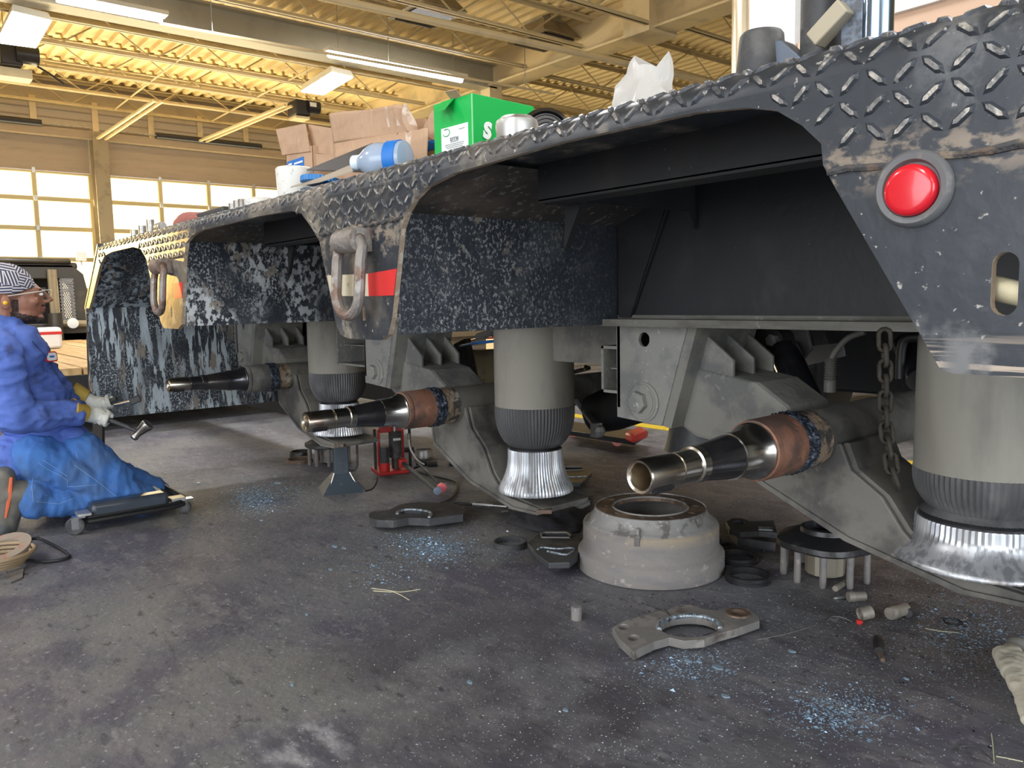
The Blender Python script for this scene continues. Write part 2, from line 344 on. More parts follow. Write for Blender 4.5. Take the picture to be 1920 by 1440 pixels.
m_bluegrey = M('blue_grey_plate', (0.07, 0.13, 0.18), 0.4)
m_wood = M('deck_planks', (0.50, 0.33, 0.15), 0.7, 0, [(8, .42, .62, (0.40, 0.25, 0.10), (.25, 3, 1)), (3, .5, .7, (0.6, 0.44, 0.24), (.3, 2, 1))], bump=(20, .3, (.2, 3, 1)))
def M_glass(name, tint=(1, 1, 1), rough=.02, fac=.08):
    m = bpy.data.materials.new(name); m.use_nodes = True; nt = m.node_tree; N = nt.nodes; L = nt.links
    N.remove(N['Principled BSDF']); out = N['Material Output']
    t = N.new('ShaderNodeBsdfTransparent'); t.inputs[0].default_value = (*tint, 1)
    g = N.new('ShaderNodeBsdfGlossy'); g.inputs['Roughness'].default_value = rough
    mx = N.new('ShaderNodeMixShader'); mx.inputs[0].default_value = fac
    L.new(t.outputs[0], mx.inputs[1]); L.new(g.outputs[0], mx.inputs[2]); L.new(mx.outputs[0], out.inputs['Surface']); return m
m_glass = M_glass('window_glass', (.97, .98, .98))
m_safety = M_glass('safety_glass', (.97, .97, .95), .03, .07)
m_bottle = M('bottle_plastic', (.52, .64, .82), .15, 0, trans=.4)
def M_frost(name):
    m = bpy.data.materials.new(name); m.use_nodes = True; nt = m.node_tree; N = nt.nodes; L = nt.links
    N.remove(N['Principled BSDF']); t = N.new('ShaderNodeBsdfTranslucent'); t.inputs[0].default_value = (.82, .80, .74, 1)
    g = N.new('ShaderNodeBsdfTransparent'); mx = N.new('ShaderNodeMixShader'); mx.inputs[0].default_value = .06
    L.new(t.outputs[0], mx.inputs[1]); L.new(g.outputs[0], mx.inputs[2]); L.new(mx.outputs[0], N['Material Output'].inputs[0]); return m
m_frost = M_frost('frosted_pane')
def M_film(name):
    m = bpy.data.materials.new(name); m.use_nodes = True; nt = m.node_tree; N = nt.nodes; L = nt.links
    p = N['Principled BSDF']; p.inputs['Base Color'].default_value = (.86, .86, .84, 1); p.inputs['Roughness'].default_value = .25
    t = N.new('ShaderNodeBsdfTransparent'); tr = N.new('ShaderNodeBsdfTranslucent'); tr.inputs[0].default_value = (.85, .85, .83, 1)
    m1 = N.new('ShaderNodeMixShader'); m1.inputs[0].default_value = .5; L.new(p.outputs[0], m1.inputs[1]); L.new(tr.outputs[0], m1.inputs[2])
    m2 = N.new('ShaderNodeMixShader'); m2.inputs[0].default_value = .72; L.new(t.outputs[0], m2.inputs[1]); L.new(m1.outputs[0], m2.inputs[2]); L.new(m2.outputs[0], N['Material Output'].inputs[0]); return m
m_film = M_film('clear_film')
# paint splatter on the wheel-well bulkheads
def M_splat(name, dens, y_in, y_out, streak=.35, white=(0.36, 0.40, 0.42), sc=75, mask=(5, .42, .56, (1, 1, .3))):
    zr = [(1, y_out, y_in)]
    return M(name, (0.02, 0.025, 0.034), 0.5, 0, [(9, .48, .64, (0.045, 0.052, 0.062)), (sc, .575 - dens, .615 - dens, white, (1, 1, streak), 4, zr, mask),
        (150, .61 - dens, .67 - dens, white, (1, 1, .7), 3, [(1, y_out + .3, y_in)], (4, .40, .6)), (30, .62 - dens, .68 - dens, (0.24, 0.21, 0.17), (1, 1, streak), 4, zr, (6, .5, .6))], bump=(60, .25))
m_splat_near = M_splat('speckled_bulkhead_near', .020, 1.05, 1.60, .85, (0.28, 0.295, 0.30), 130, (3, .30, .55))
m_splat_mid = M_splat('splattered_bulkhead_mid', .080, 1.30, 1.55, .75, (0.50, 0.53, 0.54), 50, (4.5, .45, .52, (1, 1, .45)))
m_splat_far = M_splat('streaked_bulkhead_far', .075, 1.9, 2.3, .16, (0.42, 0.49, 0.53), 40, (5, .43, .53, (1, 1, .18)))
m_brownwell = M('brown_well', (0.05, 0.045, 0.042), 0.8, 0, [(5, .42, .62, (0.15, 0.12, 0.095), (1, 1, 1), 8, [(1, 1.45, .98)]), (50, .58, .66, (0.2, 0.19, 0.17), (1, 1, .5), 3)], bump=(40, .2))  # brown patches fade out to the darker base deeper in the well
# ================================================================== THE ROOM
def struct(name, mb, mats, parent=None, **k):
    o = obj(name, mb, mats, parent, **k)
    if parent is None: o['kind'] = 'structure'
    return o
XW = -16.0; YB = 13.0; YN = -7.0; XR = 9.0; ZC = 4.86
b = MB(); b.span((XW - .3, YN - .3, -.15), (XR + .3, YB + .3, 0)); floor = struct('floor', b, m_floor, at=(0, 0, 0))
m_yellow = M('yellow_floor_paint', (0.62, 0.45, 0.02), 0.6, 0, [(20, .55, .68, (0.35, 0.27, 0.08))])
b = MB(); a0 = onZ(1655, 862); a1 = onZ(1725, 872); dr = (a1 - a0).normalized()
b.prism([[(-.06, 0), (.06, 0), (.06, 7), (-.06, 7)]], lambda p, q, d: Vector((a0.x, a0.y, 0)) + Vector((-dr.x, -dr.y, 0)) * (q - 3.2) + Vector((dr.y, -dr.x, 0)) * p + Vector((0, 0, d)), .003)
tag(obj('floor_line', b, m_yellow, floor), 'yellow painted line on the concrete')
b = MB(); b.span((-60, -50, -.4), (-16.4, 60, -.2)); b.span((-60, -50, -.4), (40, -7.4, -.2)); b.span((9.4, -50, -.4), (50, 60, -.2))
struct('ground_outside', b, M('pale_yard', (0.42, 0.40, 0.36), 0.9), at=(-20, -20, -.3))

# corrugated ceiling deck, ribs run along X
prof = []; y = YN - .2; P = .20
while y < YB + .2:
    prof += [(y, ZC), (y + .085, ZC), (y + .105, ZC - .05), (y + .18, ZC - .05)]; y += P
b = MB(); n = len(prof)
for X in (XW - .2, XR + .2): b.v += [Vector((X, p[0], p[1])) for p in prof]
for i in range(n - 1): b.f.append((i, i + 1, n + i + 1, n + i)); b.m.append(0)
b.span((XW - .3, YN - .3, ZC + .02), (XR + .3, YB + .3, ZC + .12))
struct('ceiling', b, m_ceiling, at=(0, 0, ZC), smooth=None, weld=False)

# ---- far wall with sectional doors
DZ = [0.0, .67, 1.20, 1.74, 2.27, 2.78, 3.25, 3.86]
D1 = (-.05, 3.48); D2 = (3.76, 7.36)
SUN_WIN = (-1.05, -.66, 2.28, 2.76)  # unseen window, added and sized so the sun beam lands on the skirt
b = MB()
def wallrect(y0, y1, z0, z1): b.span((XW - .14, y0, z0), (XW, y1, z1))
wallrect(YN - .3, SUN_WIN[0], 0, ZC); wallrect(SUN_WIN[0], SUN_WIN[1], 0, SUN_WIN[2]); wallrect(SUN_WIN[0], SUN_WIN[1], SUN_WIN[3], ZC); wallrect(SUN_WIN[1], D1[0], 0, ZC)
wallrect(D1[0], D1[1], DZ[-1], ZC); wallrect(D1[1], D2[0], 0, ZC); wallrect(D2[0], D2[1], DZ[-1], ZC); wallrect(D2[1], YB + .3, 0, ZC)
wall_far = struct('wall_far', b, m_wallboard, at=(XW, 4, 0), smooth=None)
for yb in (.6, 1.7, 2.66, 3.62, 4.56, 5.45, 6.35, 7.4):     # battens over the doors
    b = MB(); b.span((XW, yb - .05, 3.98), (XW + .035, yb + .05, 4.5)); obj('batten', b, m_beam, wall_far)
for zz in (4.02, 4.16, 4.30):
    b = MB(); b.span((XW, -.3, zz), (XW + .015, 8.2, zz + .02)); obj('board_seam', b, m_doorpanel, wall_far)
b = MB(); b.span((XW - .05, SUN_WIN[0] - .04, SUN_WIN[2] - .04), (XW + .02, SUN_WIN[0], SUN_WIN[3] + .04)); b.span((XW - .05, SUN_WIN[1], SUN_WIN[2] - .04), (XW + .02, SUN_WIN[1] + .04, SUN_WIN[3] + .04))
b.span((XW - .05, SUN_WIN[0], SUN_WIN[3]), (XW + .02, SUN_WIN[1], SUN_WIN[3] + .04)); b.span((XW - .05, SUN_WIN[0], SUN_WIN[2] - .04), (XW + .02, SUN_WIN[1], SUN_WIN[2]))
w1 = struct('added_sun_window', b, m_doorframe, smooth=None)
b = MB(); b.span((XW - .08, SUN_WIN[0], SUN_WIN[2]), (XW - .075, SUN_WIN[1], SUN_WIN[3])); obj('pane', b, m_glass, w1)

def door(name, y0, y1, ncol, first=None):
    d = bpy.data.objects.new(name, None); COL.objects.link(d); d.location = (XW, (y0 + y1) / 2, 0); d['kind'] = 'structure'; ORG[d.name] = Vector(d.location)
    ys = [y0 + (y1 - y0) * k / ncol for k in range(ncol + 1)]
    for s in range(len(DZ) - 1):
        z0, z1 = DZ[s], DZ[s + 1]; solid = s in (0, 6)
        for k in range(ncol):
            b = MB()
            if solid:
                b.span((XW - .06, ys[k], z0 + .01), (XW - .02, ys[k + 1], z1 - .01))
                for q in range(1, 4): zz = z0 + (z1 - z0) * q / 4; b.span((XW - .02, ys[k] + .03, zz - .012), (XW - .012, ys[k + 1] - .03, zz + .012))
                obj('panel', b, m_doorpanel, d, smooth=None)
            else:
                b.span((XW - .045, ys[k] + .03, z0 + .03), (XW - .04, ys[k + 1] - .03, z1 - .03)); obj('pane', b, m_frost, d, smooth=None)
        if not solid:
            b = MB(); b.span((XW - .06, y0, z0), (XW - .0, y1, z0 + .035)); b.span((XW - .06, y0, z1 - .035), (XW - .0, y1, z1 + .0)); obj('rail', b, m_doorframe, d, smooth=None)
            b = MB()
            for q in ys: b.span((XW - .06, q - .035, z0 + .02), (XW + .012, q + .035, z1 - .02))
            obj('stile', b, m_doorframe, d, smooth=None)
        b = MB()
        for q in ys[1:-1]: b.box((XW + .02, q, z1), (.02, .05, .09))
        if s < 6: obj('hinge', b, m_steel, d, smooth=None)
    return d
door('door_1', D1[0], D1[1], 4); door('door_2', D2[0], D2[1], 4)
# columns between the doors
def column(name, y, w=.24, x=XW, d=.3, top=ZC):
    b = MB(); b.span((x, y - w / 2, 0), (x + .025, y + w / 2, top)); b.span((x + d - .025, y - w / 2, 0), (x + d, y + w / 2, top)); b.span((x + .02, y - .012, 0), (x + d - .02, y + .012, top))
    return struct(name, b, m_column, smooth=None)
column('trim_1', 3.62, .24, XW + .02, .28, 3.95); column('trim_2', 7.52, .24, XW + .02, .28, 3.95)
b = MB(); b.span((XW, -.4, 3.84), (XW + .16, 8.0, 3.96)); struct('trim_3', b, m_doorpanel, smooth=None)

# counterbalance shaft, spring and door tracks/operators
def spring_shaft(label, y0, y1, s0, s1):
    t = thing('spring_shaft', label, 'door hardware', (XW + .16, (y0 + y1) / 2, 4.02))
    b = MB(); b.tube([(XW + .16, y0, 4.02), (XW + .16, y1, 4.02)], .014, 8); obj('shaft', b, m_steel, t)
    b = MB(); b.tube([(XW + .16, s0, 4.02), (XW + .16, s1, 4.02)], .055, 10); obj('torsion_spring', b, m_motor, t)
spring_shaft('door counterbalance shaft above the left glazed door', .0, 3.5, 1.2, 2.75)
spring_shaft('door counterbalance shaft above the right glazed door', 3.8, 7.4, 4.6, 6.6)
def operator(label, pxa, pya, pxb, pyb, rail_mat):
    p0 = onX(pxa, pya, XW + .25); z1 = 4.26
    p1 = onZ(pxb, pyb, z1)
    t = thing('door_operator', label, 'door opener', p1)
    b = MB(); b.bar(p0, p1, .05, .035); b.bar(p0 + Vector((0, .12, 0)), p1 + Vector((0, .12, 0)), .04, .035); obj('rail', b, rail_mat, t)
    return t, p1
t, p = operator('door opener rail sloping up from the column', 180, 262, 290, 188, m_joist)
t, p = operator('dark motorised door opener hung beside the right hi-bay lamp', 375, 264, 535, 197, m_joist)
c = onZ(560, 205, 4.25)
b = MB(); b.box(c, (.36, .26, .26)); obj('motor_box', b, m_motor, t, bevel=.02)
b = MB(); b.tube([c + Vector((.15, .08, .03)), c + Vector((.15, .30, .03))], .11, 14); obj('motor', b, m_motor, t)
b = MB(); b.box(c + Vector((.26, .15, .05)), (.01, .12, .07)); obj('plate', b, m_white, t)
b = MB(); b.box(c + Vector((0, 0, -.16)), (.3, .26, .04)); obj('lower_housing', b, m_joist, t)
c = onZ(18, 108, 4.3)
t = thing('door_operator', 'dark motorised door opener under the left hi-bay lamp', 'door opener', c)
b = MB(); b.box(c, (.36, .26, .26)); obj('motor_box', b, m_motor, t, bevel=.02)
b = MB(); b.tube([c + Vector((.15, .05, .03)), c + Vector((.15, .32, .03))], .12, 14); obj('motor', b, m_motor, t)
b = MB(); b.tube(smoothpts([c + Vector((.15, .3, -.1)), c + Vector((.2, .45, -.2)), c + Vector((.2, .6, -.3))]), .015, 6); obj('cord', b, m_rubber, t)
b = MB(); b.box(c + Vector((-.1, .0, -.2)), (.3, .5, .12)); obj('lower_housing', b, m_joist, t)

# ---- back wall of painted blocks, side and near walls
b = MB(); b.span((XW - .3, YB, 0), (XR + .3, YB + .15, ZC + .2)); wall_back = struct('wall_back', b, m_mortar, at=(-4, YB, 0), smooth=None)
bb = MB(); bb.box((0, 0, 0), (.39, .03, .19)); bm_block = bb.mesh('block', m_block, smooth=None)
row = 0; z = 4.75; cnt = 0
while z > 2.2:
    x = -12.6 + (.2 if row % 2 else 0)
    while x < -5.0 and cnt < 300:
        o = bpy.data.objects.new('block', bm_block); COL.objects.link(o); o.parent = wall_back; o.location = Vector((x, YB - .005, z)) - worldorg(wall_back); cnt += 1
        x += .40
    z -= .20; row += 1
b = MB(); b.span((XW - .3, YN - .15, 0), (-3.4, YN, ZC)); b.span((-3.4, YN - .15, 4.3), (4.4, YN, ZC)); b.span((4.4, YN - .15, 0), (XR + .3, YN, ZC))
struct('wall_near', b, m_wallplain, at=(0, YN, 0), smooth=None)
b = MB(); b.span((XR, YN - .3, 0), (XR + .15, -4.6, ZC)); b.span((XR, -4.6, 4.3), (XR + .15, 3.6, ZC)); b.span((XR, 3.6, 0), (XR + .15, YB + .3, ZC))
struct('wall_right', b, m_wallplain, at=(XR, 0, 0), smooth=None)

# ---- girders
b = MB(); b.span((XW, 8.4, 4.36), (XR, 8.55, ZC - .05)); b.span((XW, 8.28, 4.34), (XR, 8.67, 4.37)); b.span((XW, 8.28, 4.80), (XR, 8.67, 4.83))
struct('beam', b, m_beam, at=(0, 8.47, 4.4), smooth=None)
b = MB(); b.span((-10.68, YN, 4.32), (-10.6, 8.4, 4.68)); b.span((-10.78, YN, 4.30), (-10.5, 8.4, 4.325)); b.span((-10.78, YN, 4.66), (-10.5, 8.4, 4.69))
struct('beam', b, m_girder, at=(-10.6, 2, 4.4), smooth=None)
b = MB(); b.span((-10.75, 8.25, 0), (-10.5, 8.5, 4.34)); struct('trim_4', b, m_beam, smooth=None)
b = MB(); b.span((-7.55, 8.2, 4.30), (-7.1, 8.75, 4.82)); struct('trim_5', b, m_beam, smooth=None)

# ---- open web joists running across the bay
rod_len = .62
def rodmesh(sgn):
    b = MB(); b.tube([(0, -sgn * .3, -.19), (0, sgn * .3, .19)], .011, 5); return b.mesh('web_rod', m_joist)
ROD = {1: rodmesh(1), -1: rodmesh(-1)}
def joist(x, y0, y1, zb, zt, label, rods=True):
    t = thing('roof_joist', label, 'joist', (x, (y0 + y1) / 2, zb), 'open web steel roof joists'); t['kind'] = 'structure'
    del t['category']
    b = MB(); b.span((x - .045, y0, zt - .02), (x + .045, y1, zt)); b.span((x - .045, y0, zt - .06), (x - .038, y1, zt)); obj('top_chord', b, m_joist, t, smooth=None)
    b = MB(); b.span((x - .05, y0 + .2, zb), (x + .05, y1 - .2, zb + .008)); b.span((x - .012, y0 + .2, zb), (x + .012, y1 - .2, zb + .05)); obj('bottom_chord', b, m_joist, t, smooth=None)
    if rods:
        y = y0 + .6; s = 1; h = (zt - zb)
        while y < y1 - .5:
            o = bpy.data.objects.new('web_rod', ROD[s]); COL.objects.link(o); o.parent = t; o.location = Vector((x, y, (zb + zt) / 2)) - worldorg(t); o.scale = (1, 1, (h - .03) / .38)
            y += .6; s = -s
    return t
JX = [-15.8, -14.75, -13.55, -12.3, -11.25, -9.5, -8.3, -7.1, -5.9, -4.7, -3.5, -2.3]
for i, x in enumerate(JX): joist(x, -1.5 if x > -13 else .5, 8.38, 4.36, 4.80, 'cream open web roof joist running across the bay')
for x in (-1.0, .4, 1.8, 3.4, 5.0, 6.6): joist(x, -6.8, 8.38, 4.36, 4.80, 'cream open web roof joist running across the bay', False)
for x in (-12.6, -11.2, -9.8, -8.4, -7.0, -5.6, -4.2): joist(x, 8.6, 12.95, 4.40, 4.80, 'cream open web roof joist running across the bay')
b = MB()
for x in (-15.2, -13.0): pass
# bridging struts between joists
for (ya) in (3.9, 5.6):
    b = MB(); b.tube([(-15.8, ya, 4.38), (-11.25, ya, 4.38)], .013, 6); tag(obj('bridging_rod', b, m_joist), 'thin cream bridging rod tying the roof joists over the doors' if ya < 5 else 'thin cream bridging rod nearer the tan beam', 'rod', kind='structure')
# ---- pipes
def pipe(name, label, pts, r, mat, cat='pipe'):
    b = MB(); b.tube(pts, r, 10); return tag(obj(name, b, mat), label, cat)
pz = 4.12
A = onZ(640, 2, pz); Bp = onZ(1230, 132, pz)
pipe('sprinkler_pipe', 'long cream pipe hung below the joists across the middle of the ceiling', [A - (Bp - A) * .6, A, Bp, Bp + (Bp - A) * .25], .045, m_beam)
A = onZ(300, 44, 4.02); Bp = onZ(1040, 176, 4.02)
cp_ = pipe('conduit_pipe', 'thin conduit run beneath the grey girder', [A, Bp], .018, m_beam, 'conduit')
for f_ in (.1, .5, .9):
    q_ = A.lerp(Bp, f_); b = MB(); b.tube([q_, q_ + Vector((0, 0, .78))], .006, 5); obj('strap', b, m_steel, cp_)
A = onZ(730, 55, 4.25); Bp = onZ(895, 118, 4.25)

# ---- lamps
def strip_lamp(pa, pb, z, label):
    a = onZ(*pa, z); c = onZ(*pb, z); c.x = a.x = (a.x + c.x) / 2
    t = thing('strip_lamp', label, 'lamp', ((a + c) / 2), 'fluorescent strip lamps under the girder')
    b = MB(); b.bar(a + Vector((0, 0, .05)), c + Vector((0, 0, .05)), .18, .05); obj('housing', b, m_lamphouse, t, bevel=.01)
    b = MB(); b.tube([a + Vector((0, .06, 0)), c - Vector((0, .06, 0))], .045, 10); obj('tube', b, m_lamp, t)
    b = MB(); b.tube([a + Vector((0, .2, .05)), a + Vector((0, .2, .68))], .006, 5); b.tube([c + Vector((0, -.2, .05)), c + Vector((0, -.2, .68))], .006, 5); obj('hanger', b, m_steel, t)
strip_lamp((95, -8), (312, 38), 4.16, 'long glowing strip lamp under the girder at the upper left corner')
strip_lamp((612, 98), (868, 152), 4.16, 'long glowing strip lamp on the girder above the cardboard boxes')
def hibay(px4, z, label):
    P4 = [onZ(*p, z) for p in px4]; c = sum(P4, Vector()) / 4
    t = thing('hibay_lamp', label, 'lamp', c)
    b = MB(); b.v = [p for p in P4] + [p + (c - p) * .12 + Vector((0, 0, .10)) for p in P4]; b.f = [(0, 1, 2, 3), (4, 5, 6, 7), (0, 1, 5, 4), (1, 2, 6, 5), (2, 3, 7, 6), (3, 0, 4, 7)]; b.m = [0] * 6
    obj('reflector', b, m_lamphouse, t, smooth=None)
    b = MB(); Q = [p + (c - p) * .06 - Vector((0, 0, .012)) for p in P4]
    b.v = Q + [q + Vector((0, 0, .008)) for q in Q]; b.f = [(0, 1, 2, 3), (4, 5, 6, 7), (0, 1, 5, 4), (1, 2, 6, 5), (2, 3, 7, 6), (3, 0, 4, 7)]; b.m = [0] * 6
    obj('diffuser', b, m_lamp, t, smooth=None)
    b = MB()
    for p in P4[::2]: b.tube([p + (c - p) * .3 + Vector((0, 0, .1)), p + (c - p) * .3 + Vector((0, 0, .6))], .006, 5)
    obj('chain', b, m_steel, t)
hibay([(-8, 80), (68, 90), (98, 38), (22, 20)], 4.2, 'square glowing hi-bay lamp at the upper left edge of the ceiling')
hibay([(562, 172), (606, 178), (664, 144), (622, 134)], 4.2, 'square glowing hi-bay lamp beside the dark door opener')
# exhaust hoods
def hood(pxc, pyc, w, label):
    c = onZ(pxc, pyc, 4.66); t = thing('exhaust_hood', label, 'vent hood', c)
    b = MB(); b.box(c, (w, w * .9, .22), m=0, taper=.6); obj('hood', b, m_column, t)
    b = MB(); b.box(c + Vector((0, 0, .2)), (w * .5, w * .5, .25)); obj('duct', b, m_girder, t)
    b = MB(); b.box(c - Vector((0, 0, .125)), (w * .8, w * .7, .02)); obj('intake', b, m_motor, t)
hood(1020, 62, .8, 'tan sheet metal vent hood on the ceiling right of centre')
hood(800, 12, .8, 'tan sheet metal vent hood at the top edge of the picture')

# ================================================================== THE TRAILER
TR = thing('lowboy_trailer', 'black heavy-haul trailer with diamond-plate edge, its wheels taken off', 'trailer', (-2.2, 2.2, 0))
YS = 0.90
def thing_part(name, loc):
    o = bpy.data.objects.new(name, None); COL.objects.link(o); o.empty_display_size = .1; o.parent = TR; o.location = Vector(loc) - worldorg(TR); ORG[o.name] = Vector(loc); return o
profile = [(-4.10, 1.15), (-4.44, .885), (-4.39, .875), (-4.30, .93), (-4.08, 1.09), (-3.98, 1.128), (-3.84, 1.138), (-3.50, 1.138), (-3.39, 1.122), (-3.325, 1.08), (-3.249, .927), (-3.19, .835), (-3.155, .815),
           (-2.985, .815), (-2.94, .832), (-2.868, 1.07), (-2.838, 1.112), (-2.78, 1.130), (-2.69, 1.141), (-2.2, 1.143), (-1.99, 1.138), (-1.93, 1.125), (-1.88, 1.09), (-1.835, 1.05), (-1.765, .845), (-1.745, .822), (-1.705, .814),
           (-1.555, .814), (-1.522, .828), (-1.503, .865), (-1.455, 1.05), (-1.43, 1.082), (-1.40, 1.105), (-1.355, 1.124), (-1.263, 1.138), (-.966, 1.148), (-.70, 1.145), (-.618, 1.136), (-.575, 1.124), (-.54, 1.10), (-.515, 1.075), (-.512, 1.05), (-.495, 1.02), (-.372, .817), (-.36, .812), (.75, .812), (.75, 1.15)]
slot = [(-.3125 + .0125 * math.cos(a), .925 + .0125 * math.sin(a)) for a in [k * PI / 8 for k in range(9)]] + [(-.3125 + .0125 * math.cos(a), .886 + .0125 * math.sin(a)) for a in [PI + k * PI / 8 for k in range(9)]]
def vslot(x, z, w, h): return [(x - w, z - h), (x + w, z - h), (x + w, z + h), (x, z + h + w * 2), (x - w, z + h)]
b = MB(); b.prism([profile, slot, vslot(-1.625, .873, .007, .016), vslot(-3.05, .873, .007, .014)], FY(YS), .012, 0, 1)
# stepped edge so the paint edge reads as bare steel
skirt = obj('side_skirt', b, [m_skirt, m_rustedge], TR, smooth=None)
# rolled diamond plate edge + deck
RA = .04
b = MB(); arc = [(YS + RA - RA * math.cos(a), 1.15 + RA * math.sin(a)) for a in [k * PI / 16 for k in range(9)]] + [(1.2, 1.19), (3.5, 1.19)]
xs = [-4.10, .75]
for X in xs: b.v += [Vector((X, p[0], p[1])) for p in arc]
for X in xs: b.v += [Vector((X, max(p[0], YS + .012) if i < 8 else p[0], min(p[1], 1.175)) if i else (X, YS + .012, 1.15)) for i, p in enumerate(arc)]
n = len(arc)
for i in range(n - 1): b.f.append((i, i + 1, n + i + 1, n + i)); b.m.append(0)
for i in range(n - 1): b.f.append((2 * n + i, 3 * n + i, 3 * n + i + 1, 2 * n + i + 1)); b.m.append(0)
obj('deck_plate', b, m_skirt, TR, smooth=40, weld=False)
b = MB(); b.prism([[(-4.10, 1.19), (-4.46, .90), (-4.46, .885), (-4.10, 1.175)]], FY(YS, 1), 2.6); obj('front_slope', b, m_skirt, TR, smooth=None)
# weld line where the diamond plate meets the skirt
for (x0, x1, z0, z1) in ((-3.30, -2.87, 1.068, 1.070), (-1.83, -1.445, 1.064, 1.072), (-.505, .74, 1.040, 1.042)):
    b = MB(); N_ = 50; pts = []
    for k in range(N_ + 1):
        t_ = k / N_; pts.append((x0 + (x1 - x0) * t_, YS - .001, z0 + (z1 - z0) * t_ + .0018 * math.sin(k * 1.7)))
    b.tube(pts, [(.0035 + .002 * random.random()) for _ in pts], 6); obj('weld_seam', b, m_weld_dirt, TR)
# raised tread lugs
def inside(px_, pz_, poly):
    c = False; n = len(poly); j = n - 1
    for i in range(n):
        xi, zi = poly[i]; xj, zj = poly[j]
        if (zi > pz_) != (zj > pz_) and px_ < (xj - xi) * (pz_ - zi) / (zj - zi) + xi: c = not c
        j = i
    return c
def skin(X, s, h):
    """s = distance down from the deck's flat edge; h = height off the plate"""
    if s < 0: return Vector((X, YS + RA - s, 1.19 + h))
    L = RA * PI / 2
    if s < L:
        a = PI / 2 - s / RA; return Vector((X, YS + RA - (RA + h) * math.cos(a), 1.15 + (RA + h) * math.sin(a)))
    return Vector((X, YS - h, 1.15 - (s - L)))
b = MB(); P = .0305; r_ = random.Random(3)
for i in range(int(4.85 / P)):
    X0 = -4.08 + i * P
    for j in range(-4, 7):
        s0 = j * P * .96 + .0175; L = RA * PI / 2; z0 = 1.15 - (s0 - L)
        lim = 1.07
        zc = min(z0 + .004, 1.148)
        if s0 > L - .002 and not (z0 > lim and inside(X0, z0 - .008, profile) and inside(X0 - .012, zc, profile) and inside(X0 + .012, zc, profile)): continue
        sg = 1 if (i + j) % 2 else -1
        ang = sg * math.radians(42 + r_.uniform(-4, 4)); ca, sa = math.cos(ang), math.sin(ang); l = .0180; w = .0056; h = .0036
        X1 = X0 + r_.uniform(-.001, .001)
        base = [(-l, 0), (-l * .5, -w), (l * .5, -w), (l, 0), (l * .5, w), (-l * .5, w)]; top = [(-l * .6, 0), (-l * .4, -w * .45), (l * .4, -w * .45), (l * .6, 0), (l * .4, w * .45), (-l * .4, w * .45)]
        vs = [skin(X1 + u * ca - v * sa, s0 + u * sa + v * ca, -.0004) for u, v in base] + [skin(X1 + u * ca - v * sa, s0 + u * sa + v * ca, h) for u, v in top]
        b.add(vs, [(6, 7, 8, 9, 10, 11)], 1); b.f += []; b.add(vs, [(k, (k + 1) % 6, 6 + (k + 1) % 6, 6 + k) for k in range(6)])
tag(obj('diamond_tread', b, [m_tread, m_treadtop], TR, smooth=None, weld=False), kind='stuff')
# tread on the sloped front end
# bulkheads between the wheel wells
def bulkhead(x, ztop, zbot, xt, y1, m_low, lean=0, up=1.165):
    b = MB(); y0 = YS + .012
    b.v = [Vector(p) for p in ((x, y0, zbot), (x, y1, zbot), (x, y1, ztop), (x, y0 + .03, ztop), (x, y0 + .008, ztop - .012), (x, y0, ztop - .04))]
    b.v += [p + Vector((-.01, 0, 0)) for p in b.v]; n = 6
    b.f = [tuple(range(6)), tuple(range(11, 5, -1))] + [(i, (i + 1) % 6, 6 + (i + 1) % 6, 6 + i) for i in range(6)]; b.m = [0] * 8
    obj('bulkhead', b, m_low, TR, smooth=None)
    b = MB(); b.prism([[(x - .02, ztop - .004), (x - .008, ztop - .004), (xt, up), (xt - .03, up)]], FY(y0), y1 - y0)
    obj('well_panel', b, m_brownwell, TR, smooth=None)
bulkhead(-1.487, 1.088, .828, -1.27, 1.585, m_splat_near)
bulkhead(-2.915, 1.125, .826, -2.70, 1.585, m_splat_mid, up=1.175)
# tall front bulkhead with a bend
b = MB(); y0 = .89; y1 = 2.15
pf = [(-4.36, .345), (-4.385, .62), (-4.385, .895), (-4.395, .895), (-4.395, .62), (-4.37, .345)]
b.prism([pf], FY(y0), y1 - y0); obj('front_bulkhead', b, m_splat_far, TR, smooth=None)
b = MB(); b.prism([[(-4.395, .895), (-4.38, .895), (-4.02, 1.165), (-4.05, 1.165)]], FY(y0 + .02), y1 - y0); obj('well_panel', b, m_splat_far, TR, smooth=None)
b = MB(); b.prism([[(-4.5, .90), (-4.62, .74), (-4.66, .5), (-4.62, .2), (-4.44, .2), (-4.40, .345), (-4.40, .90)]], FY(.93), .012, 0); obj('gooseneck_side', b, m_dark, TR, smooth=None)
b = MB(); b.tube(smoothpts([(-4.5, .925, .60), (-4.52, .915, .54), (-4.50, .915, .48), (-4.46, .925, .46)], 5), .008, 6); obj('side_hook', b, m_ring, TR)
